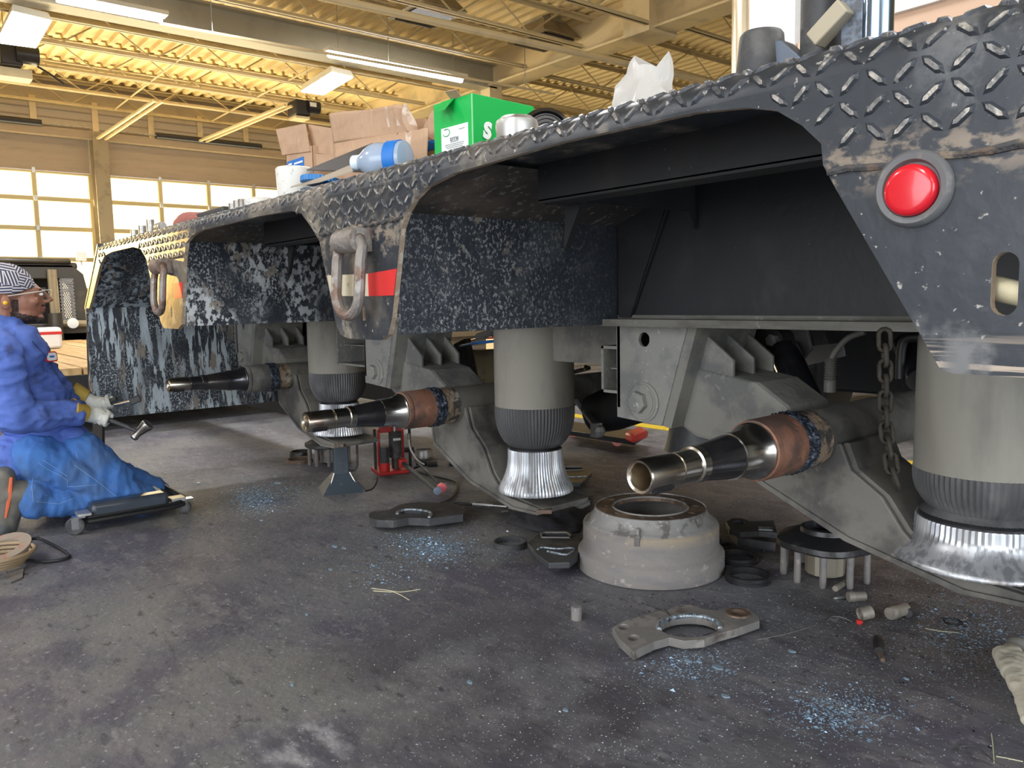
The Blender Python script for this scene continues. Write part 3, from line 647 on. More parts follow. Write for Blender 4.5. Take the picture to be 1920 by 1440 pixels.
# inner frame rail seen through the wheel wells
b = MB(); b.span((-4.38, 1.60, .85), (.75, 1.615, 1.175)); obj('frame_web', b, m_dark, TR, smooth=None)
b = MB(); b.span((-4.36, 1.53, .824), (.75, 1.70, .842)); b.tube([(-1.53, 1.597, .846), (.74, 1.597, .846)], .006, 6); obj('lower_flange', b, m_rail, TR, smooth=None)
b = MB(); b.prism([[(-1.31, 1.16), (-1.295, 1.16), (-1.44, .845), (-1.455, .845)]], FY(1.59), .012); b.prism([[(-1.48, .845), (-1.44, .845), (-1.30, 1.17), (-1.48, 1.17)]], FY(1.585), .006, 0); obj('rib', b, m_dark, TR, smooth=None)
for (xa, xb) in ((-1.27, -.52), (-2.70, -1.9), (-4.0, -3.35)):
    b = MB(); b.span((xa, 1.12, 1.10), (xb, 1.13, 1.18)); b.span((xa, 1.12, 1.095), (xb, 1.18, 1.103)); obj('stiffener', b, m_dark, TR, smooth=None)
for xa in (-1.24, -2.66, -3.98):
    b = MB(); b.prism([[(xa - .04, 1.0), (xa + .01, 1.09), (xa + .02, 1.175), (xa - .03, 1.175)]], FY(1.2), .012); b.prism([[(1.2, 1.10), (1.56, 1.10), (1.585, 1.06), (1.585, 1.175), (1.18, 1.175)]], FX(xa), .01); obj('gusset', b, m_dark, TR, smooth=None)
# deck underside cross members, far side rail and far skirt
b = MB()
for X in (-3.3, -2.45, -1.75, -.95, -.2, .5): b = MB(); b.span((X - .04, 1.62, .95), (X + .04, 3.4, 1.17)); obj('crossmember', b, m_dark, TR, smooth=None)
if 0: obj('crossmember', b, m_dark, TR, smooth=None)
b = MB(); b.span((-4.38, 2.80, .80), (.75, 2.83, 1.175)); b.span((-4.36, 2.72, .78), (.75, 2.9, .80)); obj('far_rail', b, m_dark, TR, smooth=None)
b = MB(); b.span((-2.0, 2.92, .52), (.3, 3.05, .80)); obj('dark_filler_box', b, m_dark, TR, smooth=None, bevel=.01)  # added dark box, keeps the view beneath the trailer dark
b = MB(); b.prism([[(x, z) for x, z in profile]], FY(3.49), .012); obj('far_skirt', b, m_dark, TR, smooth=None)
# the low main deck ahead of the axles, laid with boards
b = MB(); b.span((-11.9, .95, .18), (-6.3, 1.02, .42)); b.span((-11.9, 3.4, .18), (-6.3, 3.5, .42)); b.span((-6.5, .95, .15), (-6.3, 3.5, .42))
for X in (-7.5, -8.6, -9.7, -10.8): b.span((X, 1.0, .2), (X + .08, 3.45, .40))
obj('main_frame', b, m_dark, TR, smooth=None)
b = MB(); b.span((-6.35, 2.0, .22), (-4.38, 2.12, .60)); b.span((-6.35, 2.75, .22), (-4.38, 2.87, .60)); obj('neck_beam', b, m_dark, TR, smooth=None)
r_ = random.Random(11)
for k in range(11):
    y = 1.03 + k * .218; b = MB(); b.box((-9.1, y + .1, .445 + r_.uniform(-.006, .006)), (5.5, .205, .05)); obj('plank', b, m_wood, TR, smooth=None)
b = MB()
for X in (-6.8, -7.3, -7.8): b.bar((X, .97, .42), (X + .25, .97, .2), .03, .03)
obj('side_brace', b, m_column, TR)

# ---- D rings on the skirt tabs
def dring(x, zc, y=.868):
    lug = MB(); prof = [(-.045, .013), (-.045, .027), (.045, .027), (.045, .013)]
    lug.lathe(prof, (x, y, zc), (1, 0, 0), 20, close=True); lug.box((x, y + .022, zc), (.08, .025, .05))
    L = obj('ring_lug', lug, m_ring, TR)
    pts = []; hw = .054; top = zc; bot = zc - .125
    for k in range(9): a = PI * k / 8; pts.append((x + hw * math.cos(a), y - .012, bot - hw * math.sin(a) * .95 + .01))
    pts += [(x - hw, y - .006, top - .045), (x - hw, y, top - .015), (x - hw * .8, y, top), (x, y, top), (x + hw * .8, y, top), (x + hw, y, top - .015), (x + hw, y - .006, top - .045)]
    r = MB(); r.tube(pts, .0125, 10, closed=True); obj('d_ring', r, m_ring, L)
dring(-1.618, 1.035); dring(-3.05, 1.040)
def tape(x0, x1, z0, z1, mat, label):
    b = MB(); b.span((x0, YS - .0012, z0), (x1, YS + .001, z1)); obj('reflective_tape', b, mat, TR, smooth=None, label=label)
def tapepoly(pts, mat, label):
    b = MB(); b.prism([pts], FY(YS - .0012), .0012); obj('reflective_tape', b, mat, TR, smooth=None, label=label)
tapepoly([(-1.60, .912), (-1.493, .912), (-1.477, .968), (-1.60, .962)], m_redtape, 'red reflective tape')
tapepoly([(-1.784, .915), (-1.60, .912), (-1.60, .962), (-1.80, .965)], m_creamtape, 'cream reflective tape')
tapepoly([(-3.01, .925), (-2.918, .925), (-2.902, .98), (-3.01, .978)], m_redtape, 'red reflective tape')
# ---- round marker lamp
c = Vector((-.405, YS, 1.010))
b = MB(); b.lathe([(-.002, .0415), (.006, .041), (.010, .037), (.009, .031), (.003, .028), (.003, .001)], c, (0, -1, 0), 48); g = obj('lamp_grommet', b, m_grommet, TR, at=c, smooth=50)
b = MB(); b.lathe([(.002, .0275), (.012, .0275), (.0155, .0255), (.0165, .020), (.017, .001)], c + Vector((0, 0, -.002)), (0, -1, 0), 48); obj('lamp_lens', b, m_redlens, g, smooth=50)
# cream pipes behind the slot
b = MB(); b.tube([(-.37, .925, .912), (-.22, .965, .868)], .013, 12); obj('air_pipe', b, M('cream_pipe', (.72, .64, .42), .5), TR)
b = MB(); b.tube(smoothpts([(-.31, 1.0, .99), (-.31, 1.0, .94), (-.295, 1.0, .925), (-.285, 1.0, .95), (-.285, 1.0, .99)]), .004, 6); obj('wire', b, m_hose, TR)

# ---- axles
AX = [(-.956, .575), (-2.350, .525), (-3.770, .541)]
def axle(x, z, dark=0):
    A = MB(); A.tube([(x, 1.565, z), (x, 2.3, z), (x, 3.35, z)], .0635, 32); t = obj('axle', A, m_tube, TR, at=(x, 1.1, z), smooth=50)
    o = (x, 0, z); ax = (0, 1, 0)
    shiny = m_bluesteel if dark else m_bright
    b = MB(); b.lathe([(1.085, .0225), (1.078, .026), (1.076, .0305), (1.080, .0325), (1.165, .0325), (1.168, .030), (1.30, .030), (1.30, .0205), (1.13, .0205), (1.125, .0225)], o, ax, 40, close=True); obj('threaded_end', b, m_gold, t, smooth=30)
    b = MB(); b.lathe([(1.172, .0315), (1.222, .0315), (1.224, .036), (1.243, .0365), (1.246, .034)], o, ax, 40); obj('nut_land', b, shiny, t, smooth=30)
    b = MB(); b.lathe([(1.244, .0345), (1.262, .0365), (1.340, .0455), (1.343, .0455)], o, ax, 40); obj('taper', b, m_bluesteel, t, smooth=40)
    b = MB(); b.lathe([(1.343, .0475), (1.392, .0485), (1.398, .052), (1.418, .0565), (1.422, .0600), (1.430, .0605), (1.432, .057)], o, ax, 40); obj('bearing_journal', b, shiny if dark else m_bright, t, smooth=30)
    b = MB(); b.lathe([(1.426, .0585), (1.428, .0640), (1.440, .0655), (1.446, .0625), (1.455, .0655), (1.545, .0665)], o, ax, 40); obj('sleeve', b, m_rust if not dark else m_tube, t, smooth=30)
    rr = random.Random(int(-x * 100))
    def rm(a, an, r, k): return r + .0022 * math.sin(an * 31 + a * 400) * math.sin(an * 13 + a * 170) + .0016 * math.sin(an * 57)
    b = MB(); b.lathe([(1.535 + i * .0045, .0665 + .0020 * math.sin(i / 10 * PI * 3) ** 2) for i in range(11)], o, ax, 110, rmod=rm); obj('weld_ring', b, m_weld, t, smooth=60)
    def rm2(a, an, r, k): return r + .0012 * math.sin(an * 17 + a * 300) * math.cos(an * 7)
    b = MB(); b.lathe([(1.578 + i * .006, .0650 - i * .0001) for i in range(11)], o, ax, 80, rmod=rm2); obj('scorched_band', b, m_scorch, t, smooth=60)
    # threaded slot (keyway)
    b = MB(); b.box((x + .0215, 1.115, z - .0235), (.012, .05, .012), Matrix.Rotation(-.75, 3, 'Y')); obj('keyway', b, m_black, t)
    return t
axle(*AX[0]); axle(*AX[1]); axle(*AX[2], dark=1)

# ---- hangers, trailing arms, air springs
def hanger(dx, box_x, hole=True, dz=0):
    def q(x, z): return (x + dx, z + dz)
    fx = lambda p: q(*p)
    t_poly = [q(-1.504, .826), q(-1.262, .828), q(-1.345, .564), q(-1.502, .572)]
    loops = [t_poly, circ(-1.405 + dx, .787 + dz, .019, 20)]
    b = MB(); b.prism(loops, FY(1.60), .012)
    t = obj('hanger', b, m_bracket, TR, at=(-1.42 + dx, 1.6, .58 + dz), smooth=None, bevel=.002)
    b = MB(); b.prism([[q(-1.262, .828), q(-1.235, .828), q(-1.318, .560), q(-1.345, .564)]], FY(1.605), .26); obj('side_flange', b, m_arm, t, smooth=None)
    b = MB(); b.prism([t_poly], FY(1.87), .012); b.span((-1.50 + dx, 1.6, .60 + dz), (-1.49 + dx, 1.87, .826 + dz)); obj('rear_plate', b, m_arm, t, smooth=None)
    c = Vector((-1.412 + dx, 1.60, .622 + dz))
    b = MB(); b.lathe([(0, .053), (.004, .053), (.006, .047), (.008, .046), (.008, .040), (.010, .040), (.010, .001)], c + Vector((.006, 0, 0)), (0, -1, 0), 32); obj('washer', b, m_bracket, t, smooth=30)
    b = MB(); b.lathe([(.008, .030), (.024, .029), (.026, .026), (.026, .001)], c, (0, -1, 0), 6); obj('pivot_bolt', b, m_bracket, t, smooth=None)
    # square tube stub
    x0, x1, z0, z1 = box_x
    b = MB()
    b.span((x0, 1.61, z0), (x0 + .008, 1.85, z1)); b.span((x0, 1.61, z0), (x1, 1.85, z0 + .008)); b.span((x0, 1.61, z1 - .008), (x1, 1.85, z1)); b.span((x0, 1.84, z0), (x1, 1.85, z1)); b.span((x0, 1.64, (z0 + z1) / 2 - .002), (x1, 1.85, (z0 + z1) / 2 + .002))
    obj('square_stub', b, m_bracket, t, smooth=None)
    return t
hanger(0, (-1.57, -1.50, .635, .765))
hanger(-1.40, (-3.16, -2.90, .632, .80), dz=-.002)
hanger(-2.80, (-4.36, -4.30, .632, .80), dz=-.002)
def arm(dx, dz, lz=None):
    z = lambda v: v + dz
    lz = dz if lz is None else lz
    zl = lambda v: v + dz + (lz - dz) * min(max((.52 - v) / .2, 0), 1)
    # upper beam from the pivot eye over the axle
    pa = [(-1.47, .60), (-1.44, .665), (-1.38, .69), (-1.27, .665), (-1.10, .640), (-1.02, .590), (-1.0, .55), (-1.0, .48), (-1.10, .47), (-1.28, .485), (-1.40, .545)]
    b = MB(); b.prism([[(x + dx, z(v)) for x, v in pa]], FY(1.655), .19)
    t = obj('trailing_arm', b, m_arm, TR, at=(-1.4 + dx, 1.75, z(.5)), smooth=None, bevel=.012)
    # ribbed bump bracket on the arm
    b = MB()
    for yy in (1.66, 1.745, 1.83):
        b.prism([[(-1.375 + dx, z(.655)), (-1.375 + dx, z(.765)), (-1.27 + dx, z(.765)), (-1.17 + dx, z(.690)), (-1.17 + dx, z(.645)), (-1.25 + dx, z(.640))]], FY(yy), .010)
    b.prism([[(-1.385 + dx, z(.65)), (-1.375 + dx, z(.65)), (-1.375 + dx, z(.765)), (-1.27 + dx, z(.765)), (-1.27 + dx, z(.775)), (-1.385 + dx, z(.775))]], FY(1.65), .20)
    obj('rib_bracket', b, m_arm, t, smooth=None, bevel=.002)
    for yy in (1.70, 1.785):
        b = MB(); b.lathe([(0, .017), (.018, .017), (.018, .001)], (-1.33 + dx, yy, z(.745)), (1, 0, 0), 6); obj('bolt', b, m_arm, t)
    # lower plates down to the spring seat
    pl = [(-1.10, .50), (-.985, .505), (-.885, .520), (-.86, .455), (-.79, .40), (-.745, .325), (-.675, .262), (-.50, .249), (-.50, .237), (-.62, .232), (-.86, .285), (-1.08, .385)]
    b = MB(); b.prism([[(x + dx, zl(v)) for x, v in pl]], FY(1.652), .012); obj('lower_plate', b, m_tube, t, smooth=None, bevel=.003)
    b = MB(); b.prism([[(x + dx, zl(v)) for x, v in pl]], FY(1.87), .012); obj('lower_plate', b, m_tube, t, smooth=None, bevel=.003)
    b = MB(); b.prism([[(-.885 + dx, zl(.52)), (-.872 + dx, zl(.52)), (-.85 + dx, zl(.458)), (-.78 + dx, zl(.402)), (-.735 + dx, zl(.328)), (-.668 + dx, zl(.268)), (-.49 + dx, zl(.249)), (-.49 + dx, zl(.236)), (-.60 + dx, zl(.235)), (-.80 + dx, zl(.29)), (-.90 + dx, zl(.40))]], FY(1.668), .20); obj('spring_seat', b, m_tube, t, smooth=None)
    b = MB(); b.prism([[(-1.10 + dx, zl(.50)), (-1.08 + dx, zl(.385)), (-.86 + dx, zl(.285)), (-.62 + dx, zl(.232)), (-.5 + dx, zl(.237)), (-.5 + dx, zl(.228)), (-.63 + dx, zl(.222)), (-.87 + dx, zl(.275)), (-1.09 + dx, zl(.376)), (-1.11 + dx, zl(.49))]], FY(1.65), .24); obj('bottom_flange', b, m_tube, t, smooth=None)
    b = MB(); b.box((-.50 + dx, 1.68, zl(.240)), (.05, .05, .012), Matrix.Rotation(.8, 3, 'Z')); obj('seat_tip', b, m_castrust, t)
    return t
arm(0, .05, .080); arm(-1.40, 0, -.022); arm(-2.81, .03, .008)
def air_spring(x, y, zl, zn, zb, rn, rb, r0=.134, ztop=.824):
    """zl top of the rolled lobe, zn neck, zb foot"""
    c = (x, y, 0); t = thing_part('air_spring', (x, y, zb)); NR = 150; h = zl - zn; p = zn - zb
    def rib(a, an, r, k): return r - (.0020 if k % 2 else 0)
    def rib2(a, an, r, k): return r - (.0030 if k % 2 else 0)
    b = MB(); b.lathe([(ztop, .11), (ztop - .001, r0 - .008), (ztop - .02, r0 - .001), (.70, r0), (.62, r0), (zl, r0)], c, (0, 0, 1), NR, rmod=rib); b.f = b.f[:-1]; b.m = b.m[:-1]; obj('bladder', b, m_bag, t, smooth=50)
    b = MB(); b.lathe([(zl, r0 + .001), (zl - .14 * h, r0 + .0015), (zl - .32 * h, r0), (zl - .54 * h, r0 - .006), (zl - .72 * h, r0 - .016), (zl - .86 * h, r0 - .028), (zl - .97 * h, max(r0 - .044, rn - .004)), (zn, rn - .012)], c, (0, 0, 1), NR, rmod=rib2); obj('rolled_lobe', b, m_bagdark, t, smooth=50)
    b = MB(); b.lathe([(zn + .007, rn - .014), (zn - .004, rn - .005), (zn - .008, rn - .005), (zn - .014, rn - .014)], c, (0, 0, 1), 48); obj('crimp_ring', b, m_black, t)
    def rib3(a, an, r, k): return r + (.0015 if k % 2 else -.0015)
    zt = zn - .008; p = zt - zb
    b = MB(); b.lathe([(zt, rn - .010), (zt, rn - .001), (zt - .06 * p, rn)] + [(zt - p * f, rn + (rb - rn) * g) for f, g in ((.25, .02), (.42, .12), (.58, .32), (.74, .62), (.86, .90), (.93, 1.0), (.98, .98))] + [(zb, rb - .03)], c, (0, 0, 1), 140, rmod=rib3); obj('piston', b, m_alu, t, smooth=50)
    return t
air_spring(-.625, 1.75, .54, .448, .352, .126, .168); air_spring(-2.02, 1.75, .545, .405, .250, .092, .126); air_spring(-3.435, 1.75, .575, .435, .28, .092, .126)
# far-side springs and wheels
for X in (-.625, -2.02):
    b = MB(); b.lathe([(.824, .13), (.45, .134), (.42, .10), (.30, .12), (.27, .13)], (X, 2.62, 0), (0, 0, 1), 32); obj('far_air_spring', b, m_bagdark, TR)
for X in (-1.0,):
    pass
b = MB(); w = (-2.05, 3.02, .60); b.lathe([(-.12, .24), (-.13, .40), (-.10, .44), (.10, .44), (.13, .40), (.12, .24)], w, (0, 1, 0), 48, close=True); tw = obj('far_wheel', b, m_rubber, TR, at=w)
b = MB(); b.lathe([(-.115, .24), (-.10, .22), (-.04, .20), (-.04, .09), (.0, .09)], w, (0, 1, 0), 32); obj('rim', b, m_creamtape, tw)
# ---- shock absorber, its bracket and other running gear beside the near hanger
b = MB(); b.prism([[(-1.56, .826), (-1.18, .826), (-1.16, .75), (-1.20, .70), (-1.27, .68), (-1.28, .60), (-1.33, .565), (-1.40, .56), (-1.45, .66)]], FY(2.0), .012); sb = obj('shock_bracket', b, m_under, TR, smooth=None, bevel=.003)
b = MB(); b.lathe([(0, .03), (.02, .028), (.022, .001)], (-1.245, 1.995, .757), (0, -1, 0), 6); obj('bracket_bolt', b, m_black, sb)
b = MB(); b.span((-1.9, 1.72, .70), (-1.40, 1.74, .826)); obj('frame_gusset', b, m_arm, TR, smooth=None)
sh = thing_part('shock_absorber', (-1.1, 1.95, .5))
p0 = onY(1462, 645, 1.97); p1 = onY(1525, 790, 1.80)
b = MB(); b.tube([p0, p0 + (p1 - p0) * .12, p0 + (p1 - p0) * .13, p1], [.025, .03, .044, .044], 24); obj('shock_body', b, m_blackgloss, sh, smooth=40)
b = MB(); b.lathe([(-.03, .028), (.03, .028)], p0 + Vector((0, 0, .012)), (0, 1, 0), 20); obj('shock_eye', b, m_rubber, sh)
b = MB(); b.lathe([(.03, .018), (.045, .017), (.046, .001)], p0 + Vector((0, -.0, .012)), (0, -1, 0), 6); obj('shock_bolt', b, m_steel, sh)
P4 = [onY(*p, 2.25) for p in ((1462, 655), (1578, 643), (1582, 668), (1500, 688))]
b = MB(); b.prism([[(p.x, p.z) for p in P4]], FY(2.25), .012); obj('control_arm', b, m_steel, TR, smooth=None)
# corrugated boot hoses
def hose(name, pts, r, mat=m_hose, n=8, **k):
    b = MB(); b.tube(smoothpts(pts, 6), r, n); return obj(name, b, mat, TR, smooth=60, **k)
h0 = [onY(1622, 622, 1.80), onY(1590, 634, 1.80), onY(1566, 660, 1.80), onY(1558, 678, 1.80)]; hose('brake_hose', h0, .0075)
b = MB(); pts = []; rs = []; A = onY(1558, 672, 1.80); Bq = onY(1556, 735, 1.80)
for k in range(27): pts.append(A + (Bq - A) * k / 26); rs.append((.0155 if k % 2 else .0115) if k < 18 else .0145)
b.tube(pts, rs, 14); obj('hose_boot', b, m_hose, TR, smooth=25)
hose('air_line', [onY(1065, 612, 1.9), onY(1090, 620, 1.9), onY(1100, 640, 1.9), onY(1085, 672, 1.9)], .008)
hose('brake_hose', [onY(1725, 632, 2.0), onY(1700, 635, 2.0), onY(1690, 655, 2.0), onY(1688, 710, 2.0)], .012, m_rubber)
p0 = onY(1700, 645, 2.1); p1 = onY(1728, 712, 2.0)
b = MB(); b.tube([p0, p1], .035, 18); obj('shock_absorber', b, m_blackgloss, TR, smooth=40)
# air tank, wires seen between the middle axle and its spring
c = onY(905, 690, 2.3)
b = MB(); b.lathe([(-.16, .001), (-.155, .06), (-.12, .105), (.3, .11), (.34, .001)], c + Vector((.06, 0, -.02)), (.25, 1, -.1), 28); obj('air_tank', b, M('ochre_tank', (0.50, 0.42, 0.25), .6, 0, [(9, .5, .62, (.3, .26, .18))]), TR, smooth=40)
b = MB(); b.bar(onY(866, 640, 2.05), onY(882, 718, 2.05), .09, .03, up=(0, 1, 0)); obj('mud_flap', b, m_under, TR, smooth=None)
hose('red_wire', [onY(925, 632, 1.95), onY(890, 636, 2.1), onY(850, 650, 2.2), onY(832, 672, 2.2), onY(832, 695, 2.2), onY(850, 722, 2.2)], .006, m_redtape)
hose('blue_air_line', [onY(925, 640, 1.95), onY(880, 645, 2.0), onY(840, 655, 2.1)], .006, m_bluelabel)
b = MB(); b.tube([onY(925, 622, 1.93), onY(896, 632, 1.95)], .014, 10); obj('hose_fitting', b, m_steel, TR)
b = MB(); b.tube([onY(1075, 698, 2.1), onY(1105, 690, 2.1)], .008, 8); b.ball(onY(1098, 690, 2.1), .012, 8); obj('brass_fitting', b, m_gold, TR)
b = MB(); b.tube([onY(1082, 752, 2.2), onY(1122, 806, 2.0)], .012, 10); b.ball(onY(1124, 808, 2.0), .022, 8); b.box(onY(1118, 806, 2.0), (.03, .03, .05)); obj('slack_adjuster', b, m_steel, TR)
b = MB(); b.lathe([(-.1, .02), (-.1, .075), (0, .085), (.12, .08), (.12, .02)], onY(1152, 765, 2.2), (.9, .2, .3), 16); obj('brake_chamber', b, m_dark, TR)
b = MB()
for k in range(5): p = onY(1180 + k * 0, 700, 2.3)
# far mudflap-like bracket left of far arm
P4 = [onY(*p, 1.9) for p in ((440, 642), (500, 612), (545, 612), (500, 640), (485, 690), (455, 690))]
b = MB(); b.prism([[(p.x, p.z) for p in P4]], FY(1.9), .05); obj('arm_cover', b, m_arm, TR, smooth=None, bevel=.006)
P4 = [onY(*p, 1.95) for p in ((545, 606), (600, 606), (560, 640), (545, 690), (486, 694), (500, 650))]
b = MB(); b.prism([[(p.x, p.z) for p in P4]], FY(1.95), .05); obj('neck_gusset', b, m_dark, TR, smooth=None)
# ================================================================== BEHIND AND BEYOND
m_truck = M('dark_truck_paint', (0.05, 0.045, 0.035), 0.35, 0, [(4, .5, .7, (0.09, 0.075, 0.05))])
def tractor():
    X = -12.4
    t = thing('tractor_truck', 'dark truck with a mesh guard standing behind the kneeling man', 'truck', (X - 1, 2.0, 0))
    z = lambda py, x=X: onX(130, py, x).z
    zt = z(492); zb = z(640); ya = onX(0, 550, X).y; yb = onX(168, 550, X).y
    b = MB(); b.span((X - 2.5, ya - .8, zt - .10), (X, yb - .12, zt)); b.span((X - 2.5, ya - .8, zt - .02), (X + .05, yb - .2, zt + .05)); obj('roof', b, m_truck, t, bevel=.04)
    b = MB(); b.prism([[(ya - .8, zb - .4), (yb - .02, zb - .4), (yb, zt - .5), (yb - .06, zt - .16), (yb - .2, zt - .03), (ya - .8, zt - .03)],
                       [(ya + .1, zb + .25), (yb - .22, zb + .25), (yb - .24, zt - .35), (yb - .34, zt - .22), (ya + .1, zt - .22)]], FX(X), -.08); obj('guard_frame', b, m_truck, t, bevel=.01)
    b = MB(); b.span((X - 2.4, ya - .8, zb - .3), (X - .9, yb - .15, zt - .06)); obj('cab_body', b, m_dark, t, bevel=.05)
    y0 = onX(112, 550, X).y; y1 = onX(138, 550, X).y
    k = 0; rows = 26; cols = 7; b = MB(); dz = (zt - .22 - zb - .25) / rows; dy = (y1 - y0) / cols
    for r in range(rows):
        for c in range(cols):
            yy = y0 + c * dy + (dy / 2 if r % 2 else 0); zz = zb + .25 + r * dz
            b.bar((X + .03, yy, zz), (X + .03, yy + dy / 2, zz + dz), .012, .012); b.bar((X + .03, yy + dy / 2, zz), (X + .03, yy, zz + dz), .012, .012)
    tag(obj('mesh_guard', b, m_steel, t, smooth=None, weld=False), kind='stuff')
    for py_, px_ in ((0, 104), (0, 96)):
        b = MB(); yy = onX(px_, 560, X).y; b.tube([(X + .05, yy, zb - .3), (X + .05, yy, zt - .1)], .035, 8); obj('upright', b, m_column, t)
    b = MB(); yy = onX(107, 640, X + .2).y; b.tube([(X + .2, yy, z(650)), (X + .2, yy, z(586))], .09, 12); obj('stack', b, m_truck, t)
    b = MB(); a = onX(112, 607, X + .1); c = onX(165, 607, X + .1); b.tube([a, c], .05, 10); obj('cross_tube', b, m_column, t)
    b = MB(); c = onX(136, 606, X + .2); b.lathe([(0, .07), (.03, .07), (.035, .05), (.036, .001)], c, (1, 0, 0), 20); obj('round_lamp', b, m_white, t)
    b = MB(); c = onX(152, 481, X); b.box(c, (.08, .12, .12)); b.tube([c, c - Vector((0, 0, .12))], .012, 6); obj('work_lamp', b, m_lamphouse, t, bevel=.01)
    b = MB(); b.span((X - .05, onX(112, 620, X).y, z(668)), (X, yb - .02, z(625))); obj('lower_panel', b, m_darkiron, t)
tractor()
# cream jug with a red band on the deck behind the man's chin
c = onX(92, 640, -9.5); t = thing('jug', 'white jug with a red band standing on the boards behind the man', 'jug', (c.x, c.y, .478))
b = MB(); b.box((c.x, c.y, .478 + .11), (.18, .22, .22)); obj('body', b, m_white, t, bevel=.03)
b = MB(); b.box((c.x, c.y, .478 + .16), (.184, .224, .03)); obj('band', b, m_redtape, t)
# white truck standing beyond the trailer
def white_truck():
    Y = 5.2; P_ = lambda x, y: onY(x, y, Y)
    xa = P_(1405, 60).x; xb = P_(1490, 60).x; xc_ = P_(1520, 60).x; xd = P_(1665, 20).x; xe = P_(1800, 10).x
    t = thing('white_truck', 'white truck cab with a rivet line standing beyond the trailer deck', 'truck', ((xa + xe) / 2, Y + 1, 0))
    b = MB(); b.span((xa, Y, .5), (xb, Y + 2.2, 3.4)); obj('sleeper_panel', b, m_white, t, smooth=None)
    b = MB(); b.span((xb + .01, Y + .02, .5), (xe + 1.2, Y + 2.2, P_(1700, 20).z)); obj('cab_panel', b, M('warm_lit_cab_white', (0.72, 0.50, 0.36), .5), t, smooth=None)  # white panel; the warm light on it is put into its tan colour
    b = MB(); b.span((xc_ + .2, Y - .02, P_(1700, 20).z), (xe + 1.2, Y + 2.2, 3.4)); obj('upper_panel', b, m_white, t, smooth=None)
    for k in range(12):
        b = MB(); b.lathe([(0, .012), (.006, .010), (.008, .001)], (xa + .06, Y, 1.4 + k * .10), (0, -1, 0), 8); obj('rivet', b, m_darkiron, t)
    b = MB(); p = P_(1384, 60); b.tube([(p.x, Y + .1, .6), (p.x, Y + .1, P_(1384, 2).z - .0), (p.x, Y + .1, 3.2)], .105, 24); obj('exhaust_stack', b, M('warm_chrome', (0.72, 0.62, 0.45), .28, .8), t, smooth=40)
    for k in range(4):
        b = MB(); b.lathe([(-.35, .30), (-.38, .47), (-.3, .52), (.0, .52), (.0, .30)], (xa + .2 + k * 1.1 if k < 3 else xe + 1.0, Y + .4, .52), (0, 1, 0), 28)
        if k in (0, 3): obj('wheel', b, m_rubber, t)
    b = MB(); b.span((xa, Y + .1, .45), (xe + 1.1, Y + 2.0, .6)); obj('chassis', b, m_dark, t)
white_truck()

# ================================================================== ON THE DECK
DK = 1.193
def rotz(a): return Matrix.Rotation(a, 3, 'Z')
def carton(name, label, cat, x0, x1, y0, y1, h, mat, flaps=(), group=None, th=.004, zb=DK, open_top=True):
    t = thing(name, label, cat, ((x0 + x1) / 2, (y0 + y1) / 2, zb), group)
    b = MB(); b.span((x0, y0, zb), (x1, y1, zb + th)); obj('bottom', b, mat, t, smooth=None)
    for nm, p, q in (('front_wall', (x0, y0, zb), (x1, y0 + th, zb + h)), ('back_wall', (x0, y1 - th, zb), (x1, y1, zb + h)), ('end_wall', (x0, y0, zb), (x0 + th, y1, zb + h)), ('end_wall', (x1 - th, y0, zb), (x1, y1, zb + h))):
        b = MB(); b.span(p, q); obj(nm, b, mat, t, smooth=None)
    if not open_top: b = MB(); b.span((x0, y0, zb + h - th), (x1, y1, zb + h)); obj('lid', b, mat, t, smooth=None)
    for quad in flaps:
        b = MB(); b.v = [Vector(p) for p in quad]; n = (b.v[1] - b.v[0]).cross(b.v[2] - b.v[0]).normalized() * th; b.v += [p + n for p in b.v[:4]]
        b.f = [(0, 1, 2, 3), (7, 6, 5, 4), (0, 1, 5, 4), (1, 2, 6, 5), (2, 3, 7, 6), (3, 0, 4, 7)]; b.m = [0] * 6; obj('flap', b, mat, t, smooth=None)
    return t
# green carton
gy = 1.10; pc = onY(898, 250, gy); zt = onY(898, 170, gy).z; xr = onY(1005, 225, gy + .10)
# corner toward the camera at pc; right face runs away to +x/+y, left face runs to -x
def facebox(name, label, cat, A, B, C_, zt_, mat, mat2=None):
    """vertical box from three ground points A-B-C (B the corner nearest the lens)"""
    t = thing(name, label, cat, (B.x, B.y, DK)); D = A + (C_ - B)
    b = MB(); Q = [Vector((p.x, p.y, DK)) for p in (A, B, C_, D)]; R_ = [Vector((p.x, p.y, zt_)) for p in (A, B, C_, D)]
    b.v = Q + R_; b.f = [(0, 1, 2, 3), (4, 5, 6, 7), (0, 1, 5, 4), (1, 2, 6, 5), (2, 3, 7, 6), (3, 0, 4, 7)]; b.m = [0] * 6
    obj('carton_body', b, mat, t, smooth=None, bevel=.001); return t
B_ = Vector((pc.x, pc.y, 0)); Cq = onY(1005, 225, pc.y + .09); C_ = Vector((Cq.x, Cq.y, 0)); dn = (C_ - B_); nrm = Vector((-dn.y, dn.x, 0)).normalized()
A_ = Vector((-1.570, 1.068, 0)); B_ = Vector((-1.432, 1.077, 0)); C_ = Vector((-1.448, 1.267, 0)); dn = C_ - B_; zt = onY(898, 170, 1.077).z
gt = facebox('green_carton', 'bright green parts carton with a white label standing on the trailer deck', 'box', A_, B_, C_, zt, m_green)
uL = (A_ - B_).normalized(); wL = (A_ - B_).length; nL = Vector((uL.y, -uL.x, 0)); nL = nL if nL.dot(-B_) > 0 else -nL
uR = dn.normalized(); wR = dn.length; nR = Vector((uR.y, -uR.x, 0)); nR = nR if nR.dot(-B_) > 0 else -nR
